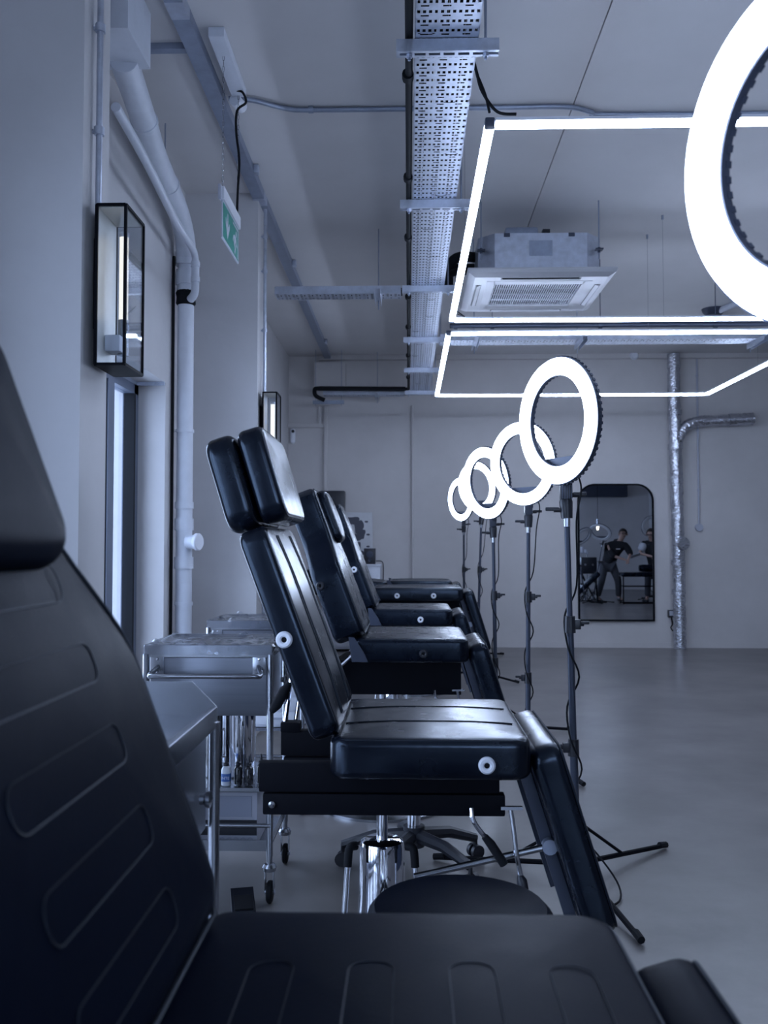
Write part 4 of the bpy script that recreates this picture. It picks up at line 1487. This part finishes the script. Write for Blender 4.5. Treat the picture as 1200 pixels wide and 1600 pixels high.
for s_, (a_, b_, c_, d_) in enumerate(((-.03, .50, .11, .05), (.06, .43, .055, .09), (.09, .35, .05, .06), (.0, .30, .09, .045), (.06, .12, .06, .05), (-.08, .40, .05, .08), (.04, .20, .05, .06))):
    m.prism(blob(a_, b_, c_, d_, seed=s_), .0012 + .0002 * s_, Mc)
for s_, (a_, b_) in enumerate(((.15, .49), (.17, .34), (.14, .17), (.16, .12), (.17, .20), (-.16, .2), (-.15, .3))):
    m.prism(blob(a_, b_, .022, .012, 12, 0, s_), .0012, Mc)
m.build('painted_shapes', 'ink_blue_grey', t, smooth=False)

# ------------------------------------------------------------------ the far side of the room, seen in the mirror
def skin_body(name, joints, edges, m, parent, root=0, sub=2):
    me = bpy.data.meshes.new(name)
    me.from_pydata([j[:3] for j in joints], edges, [])
    o = bpy.data.objects.new(name, me)
    C.objects.link(o)
    mod = o.modifiers.new('skin', 'SKIN')
    mod.use_smooth_shade = True
    if not me.skin_vertices:
        bm = bmesh.new()
        bm.from_mesh(me)
        bm.verts.layers.skin.verify()
        bm.to_mesh(me)
        bm.free()
    for i, j in enumerate(joints):
        sv = me.skin_vertices[0].data[i]
        rx = j[3]
        ry = j[4] if len(j) > 4 else j[3]
        sv.radius = (rx, ry)
        sv.use_root = (i == root)
    s = o.modifiers.new('subsurf', 'SUBSURF')
    s.levels = s.render_levels = sub
    dg = bpy.context.evaluated_depsgraph_get()
    ev = o.evaluated_get(dg)
    nm = bpy.data.meshes.new_from_object(ev)
    for p in nm.polygons:
        p.use_smooth = True
    nm.materials.clear()
    nm.materials.append(MATS[m])
    bpy.data.objects.remove(o)
    o2 = bpy.data.objects.new(name, nm)
    C.objects.link(o2)
    o2.parent = parent
    return o2


def person(label, loc, rz, J, top_m, leg_m, sleeve_to, hood=False, top_name='hoodie', white_sleeve=False):
    """J: joint positions in the person's own frame (facing -y)."""
    r = thing('person', label, 'person', loc, rz)
    V = {k: Vector(v) for k, v in J.items()}
    order = ['pelvis', 'waist', 'chest', 'neck', 'head', 'crown', 'shl', 'ell', 'wrl', 'shr', 'elr', 'wrr', 'hil', 'knl', 'anl', 'tol', 'hir', 'knr', 'anr', 'tor']
    rad = dict(pelvis=.095, waist=.085, chest=.095, neck=.05, head=.085, crown=.075, shl=.045, ell=.036, wrl=.027, shr=.045, elr=.036, wrr=.027,
               hil=.07, knl=.048, anl=.036, tol=.03, hir=.07, knr=.048, anr=.036, tor=.03)
    idx = {k: i for i, k in enumerate(order)}
    joints = [(*V[k], rad[k]) for k in order]
    E_ = [('pelvis', 'waist'), ('waist', 'chest'), ('chest', 'neck'), ('neck', 'head'), ('head', 'crown'), ('chest', 'shl'), ('shl', 'ell'), ('ell', 'wrl'),
          ('chest', 'shr'), ('shr', 'elr'), ('elr', 'wrr'), ('pelvis', 'hil'), ('hil', 'knl'), ('knl', 'anl'), ('anl', 'tol'), ('pelvis', 'hir'), ('hir', 'knr'), ('knr', 'anr'), ('anr', 'tor')]
    edges = [(idx[a], idx[b_]) for a, b_ in E_]
    # hands: palm and five separate fingers grown out of the same skeleton
    for s, el, wr in (('l', 'ell', 'wrl'), ('r', 'elr', 'wrr')):
        d = (V[wr] - V[el]).normalized()
        side = d.cross(Vector((0, 0, 1))).normalized()
        dn = Vector((0, 0, -1))
        palm = V[wr] + d * .055
        joints.append((*palm, .030, .018))
        ip = len(joints) - 1
        edges.append((idx[wr], ip))
        for k, (off, ln) in enumerate(((-.026, .062), (-.009, .072), (.009, .068), (.026, .054))):
            a = palm + d * .038 + side * off
            b_ = a + d * (ln * .5) + dn * .012
            c_ = b_ + d * (ln * .3) + dn * .026
            for q, rr in ((a, .0095), (b_, .0085), (c_, .0075)):
                joints.append((*q, rr))
            n0 = len(joints) - 3
            edges += [(ip, n0), (n0, n0 + 1), (n0 + 1, n0 + 2)]
        sg = -1 if s == 'l' else 1
        a = palm + side * (-.034 * sg) - d * .01
        b_ = a + d * .03 + side * (-.012 * sg) + dn * .01
        joints.append((*a, .011))
        joints.append((*b_, .009))
        edges += [(ip, len(joints) - 2), (len(joints) - 2, len(joints) - 1)]
    skin_body('body', joints, edges, 'skin', r)
    # face on the head
    hd, cr = V['head'], V['crown']
    up = (cr - hd).normalized()
    fd = V['face'].normalized()
    sd = up.cross(fd).normalized()
    fc_ = MB()
    fc_.lathe([(.0, 0), (.012, .01), (.009, .03), (0, .036)], hd + fd * .082 - up * .012, fd, 10)
    for s in (-1, 1):
        fc_.cyl(hd + sd * (s * .084) + up * .0, hd + sd * (s * .096) - fd * .008 + up * .004, .026, .02, n=10)
    fc_.build('nose_and_ears', 'skin', r)
    ey = MB()
    for s in (-1, 1):
        c_ = hd + fd * .083 + sd * (s * .032) + up * .018
        ey.lathe([(0, -.01), (.012, -.004), (.012, .004), (0, .008)], c_, fd, 10)
    ey.tube([hd + fd * .086 - sd * .024 - up * .046, hd + fd * .09 - up * .045, hd + fd * .086 + sd * .024 - up * .046], .005, n=6)
    ey.build('eyes_and_mouth', 'hair', r)
    gl = MB()
    for s in (-1, 1):
        c_ = hd + fd * .098 + sd * (s * .034) + up * .018
        gl.tube([c_ + sd * (.026 * cos(a * PI / 7)) + up * (.02 * sin(a * PI / 7)) for a in range(14)], .0025, n=5, closed=True)
        gl.tube([c_ + sd * (s * .026), hd + sd * (s * .09) + up * .02], .0025, n=5)
    gl.tube([hd + fd * .098 - sd * .008 + up * .02, hd + fd * .098 + sd * .008 + up * .02], .0025, n=5)
    gl.build('glasses', 'black_plastic', r)
    hair = MB()
    N1, N2 = 18, 9
    vv, ff = [], []
    for j in range(N2 + 1):
        el = PI / 2 * (1 - j / N2 * 1.25)
        for i in range(N1):
            az = 2 * PI * i / N1
            dirv = fd * (cos(az)) + sd * sin(az)
            lim = el
            if cos(az) > .1:
                lim = max(el, .55 * cos(az) + .05)
            if cos(az) < -.1:
                lim = el
            q = hd + up * .025 + (dirv * cos(lim) * .094 + up * sin(lim) * .108)
            vv.append(q)
    for j in range(N2):
        for i in range(N1):
            i2 = (i + 1) % N1
            ff.append((j * N1 + i, j * N1 + i2, (j + 1) * N1 + i2, (j + 1) * N1 + i))
    hair.add(vv, ff)
    hair.build('hair', 'hair', r)
    # clothing follows the skeleton with larger radii
    def mid(a, b_, k):
        return V[a] + (V[b_] - V[a]) * k
    tj = [(*mid('pelvis', 'waist', -.55), .165), (*V['waist'], .145), (*V['chest'], .155), (*mid('chest', 'neck', .62), .085),
          (*V['shl'], .09), (*V['ell'], .072), (*mid('ell', 'wrl', sleeve_to), .052), (*V['shr'], .09), (*V['elr'], .072), (*mid('elr', 'wrr', sleeve_to), .048)]
    te = [(0, 1), (1, 2), (2, 3), (2, 4), (4, 5), (5, 6), (2, 7), (7, 8), (8, 9)]
    if sleeve_to < 0:
        tj[5] = (*mid('shl', 'ell', .7), .068)
        tj[8] = (*mid('shr', 'elr', .7), .068)
        tj = tj[:6] + tj[7:9]
        te = [(0, 1), (1, 2), (2, 3), (2, 4), (4, 5), (2, 6), (6, 7)]
    to = skin_body(top_name, tj, te, top_m, r)
    if hood:
        hb = mid('chest', 'neck', .75) - fd * .06
        skin_body('hood', [(*(hb + sd * .10), .05), (*(hb - fd * .05), .065), (*(hb - sd * .10), .05)], [(0, 1), (1, 2)], top_m, to, 1)
        MB().box((0, 0, 0), (.09, .003, .02), axes(mid('chest', 'waist', .15) + fd * .16, sd, -fd, up)).build('chest_print', 'white_cloth', to, smooth=False)
    lj = [(*V['pelvis'], .145), (*V['hil'], .105), (*V['knl'], .078), (*mid('knl', 'anl', 1.0), .062), (*V['hir'], .105), (*V['knr'], .078), (*mid('knr', 'anr', 1.0), .062)]
    skin_body('trousers', lj, [(0, 1), (1, 2), (2, 3), (0, 4), (4, 5), (5, 6)], leg_m, r)
    for s in ('l', 'r'):
        a, b_ = V['an' + s], V['to' + s]
        bz = Vector((0, 0, .045))
        sh = skin_body('shoe', [(*(Vector((a.x, a.y, .05)) - (b_ - a) * .15), .05), (*(Vector(((a.x + b_.x) / 2, (a.y + b_.y) / 2, .045))), .048), (*Vector((b_.x, b_.y, .038)), .04)], [(0, 1), (1, 2)], 'black_plastic', r)
    if white_sleeve:
        for s in ('l', 'r'):
            skin_body('sleeve', [(*mid('sh' + s, 'el' + s, -.12), .095), (*mid('sh' + s, 'el' + s, .35), .088), (*mid('sh' + s, 'el' + s, .8), .074)], [(0, 1), (1, 2)], 'white_cloth', to, 0)
    return r


# leaning standing person: own frame x to the photo's right of the reflection, y away from the mirror is negative
person('person in a black hoodie and glasses leaning over the bench, seen in the mirror', (4.28, 1.86, 0), 0,
       dict(pelvis=(0, 0, .82), waist=(.05, .05, .94), chest=(.16, .12, 1.15), neck=(.25, .17, 1.33), head=(.285, .20, 1.43), crown=(.285, .195, 1.51), face=(.12, 1, .02),
            shl=(-.02, .14, 1.20), ell=(.06, .24, .98), wrl=(.24, .33, .91), shr=(.34, .16, 1.22), elr=(.42, .28, 1.02), wrr=(.36, .38, .93),
            hil=(-.08, .0, .77), knl=(-.15, .08, .44), anl=(-.22, .0, .09), tol=(-.20, .16, .04),
            hir=(.09, .02, .77), knr=(.20, .10, .44), anr=(.22, .02, .09), tor=(.26, .18, .04)),
       'black_cloth', 'grey_cloth', .30, hood=True)
m = MB().box((0, 0, 0), (.20, .13, .006), Matrix.Rotation(-.35, 4, 'Y') @ Matrix.Rotation(.5, 4, 'X')).build('paper_sheet', 'white_cloth')
m.location = (4.78, 2.24, .985)
tag(m, 'white sheet held by the person in the black hoodie', 'paper')
person('seated person in a black vest over a white T-shirt, at the edge of the mirror', (5.10, 2.0, 0), .25,
       dict(pelvis=(.16, 0, .70), waist=(.15, .03, .88), chest=(.10, .10, 1.14), neck=(.08, .17, 1.33), head=(.06, .23, 1.43), crown=(.06, .225, 1.51), face=(-.3, .8, -.3),
            shl=(-.08, .12, 1.22), ell=(-.17, .22, 1.03), wrl=(.02, .36, .98), shr=(.28, .12, 1.22), elr=(.34, .26, 1.02), wrr=(.20, .40, .98),
            hil=(.06, .04, .66), knl=(.0, .42, .60), anl=(-.02, .38, .12), tol=(-.04, .53, .09),
            hir=(.26, .04, .66), knr=(.32, .42, .60), anr=(.32, .38, .12), tor=(.34, .53, .09)),
       'black_cloth', 'grey_cloth', -1, top_name='vest', white_sleeve=True)
stool('work stool under the seated person, in the mirror', 5.25, 2.03, .57, .17)

t = thing('arm_bench', 'black padded bench on a thin steel frame, in the mirror', 'bench', (4.72, 2.7, 0))
MB().pad(rrect(-.38, .38, -.18, .18, .06), .085, .035, .01, 0, Matrix.Translation((0, 0, .60))).build('pad', 'black_leather', t)
for sx in (-1, 1):
    for sy in (-1, 1):
        MB().cyl((sx * .34, sy * .14, 0), (sx * .34, sy * .14, .56), .013, n=10).build('leg', 'black_metal', t)
m = MB()
for sy in (-1, 1):
    m.cyl((-.34, sy * .14, .02), (.34, sy * .14, .02), .012, n=8)
    m.cyl((-.34, sy * .14, .36), (.34, sy * .14, .36), .009, n=8)
m.build('rail', 'black_metal', t)
m = MB().lathe([(0, -.17), (.06, -.16), (.075, -.1), (.075, .1), (.06, .16), (0, .17)], (0, 0, 0), (1, 0, 0), 22).build('bolster', 'black_leather')
m.location = (4.90, 2.68, .73)
tag(m, 'black cylindrical bolster cushion on the padded bench, in the mirror', 'cushion')
t = thing('tool_case', 'black hard case on a stand behind the leaning person, in the mirror', 'case', (3.92, 1.55, 0))
MB().b6(-.17, .17, -.12, .12, .58, .94, .015).build('shell', 'black_plastic', t)
for s in (-1, 1):
    MB().b6(s * .08 - .02, s * .08 + .02, .119, .126, .76, .80).build('latch', 'satin_steel', t)
    MB().tube([(s * .15, -.1, .58), (s * -.15, .1, .0)], .012, n=8).build('leg', 'black_metal', t)
    MB().tube([(s * .15, .1, .58), (s * -.15, -.1, .0)], .012, n=8).build('leg', 'black_metal', t)
t = thing('ramp_board', 'slanted dark padded leg rest left of the leaning person, in the mirror', 'leg rest', (3.72, 2.25, 0))
MB().pad(rrect(-.38, .38, -.15, .15, .05), .10, .03, .008, 0, axes((0, 0, .36), (cos(.75), 0, sin(.75)), (0, 1, 0), (-sin(.75), 0, cos(.75)))).build('pad', 'black_leather', t)
MB().tube([(.22, 0, .5), (.26, 0, .0)], .018, n=8).build('prop', 'black_metal', t)
MB().b6(.10, .42, -.15, .15, 0, .02).build('foot_plate', 'black_metal', t, smooth=False)
ring_light('unlit ring light tilted upright, upper of the two in the mirror', (3.86, 2.35), (4.02, 2.35, 1.47), math.radians(150), .75, lit=False, legr=.42, cable=False, leg_ang=10)
ring_light('unlit ring light tilted flat, lower of the two in the mirror', (3.68, 2.5), (3.62, 2.5, 1.38), math.radians(215), .7, lit=False, legr=.42, cable=False, leg_ang=50)
ring_light('unlit ring light beside the seated person, in the mirror', (5.35, 1.2), (5.38, 1.2, 1.62), math.radians(200), .15, lit=False, legr=.42, cable=False, leg_ang=20)
t = thing('wall_shelf', 'small glass shelf on thin posts holding white cups, in the mirror', 'shelf', (3.75, 1.0, 0))
MB().b6(-.28, .28, -.12, .12, 1.02, 1.035).build('board', 'grey_plastic', t, smooth=False)
for sx in (-1, 1):
    MB().cyl((sx * .26, 0, 0), (sx * .26, 0, 1.02), .01, n=8).build('leg', 'satin_steel', t)
    MB().b6(sx * .26 - .03, sx * .26 + .03, -.12, .12, 0, .012).build('foot', 'satin_steel', t, smooth=False)
for k, (x, hh) in enumerate(((3.80, .10), (3.90, .13), (3.98, .07))):
    m = MB().lathe([(0, 0), (.028, 0), (.036, .01), (.04, hh), (.035, hh), (.03, .012), (0, .012)], n=18).build('cup', 'white_plastic')
    m.location = (x, 1.0, 1.035)
    tag(m, ['middle-height', 'tallest', 'lowest'][k] + ' of the three white cups on the glass shelf, in the mirror', 'cup', 'cups on the glass shelf')
t = thing('pendant_bulb', 'bare glowing bulb on a long flex reflected in the mirror', 'pendant light', (4.25, 1.0, CEIL))
MB().cyl((0, 0, -1.68), (0, 0, 0), .005, n=6).build('flex', 'black_rubber', t)
MB().cyl((0, 0, -1.78), (0, 0, -1.67), .022, n=12).build('lamp_holder', 'satin_steel', t)
MB().lathe([(.012, 0), (.022, -.02), (.024, -.08), (.018, -.13), (0, -.14)], (0, 0, -1.78), n=16).build('bulb', 'bulb_glow', t)
tag(MB().b6(4.55, 5.9, YF, YF + .35, 2.50, 2.86, .01).build('wall_duct', 'slate_metal'), 'dark boxed duct high on the wall opposite the mirror', 'duct')
structure(MB().b6(6.55, 6.95, YF - .02, YF + .3, 0, CEIL + .05).build('pillar', 'pillar_paint'))
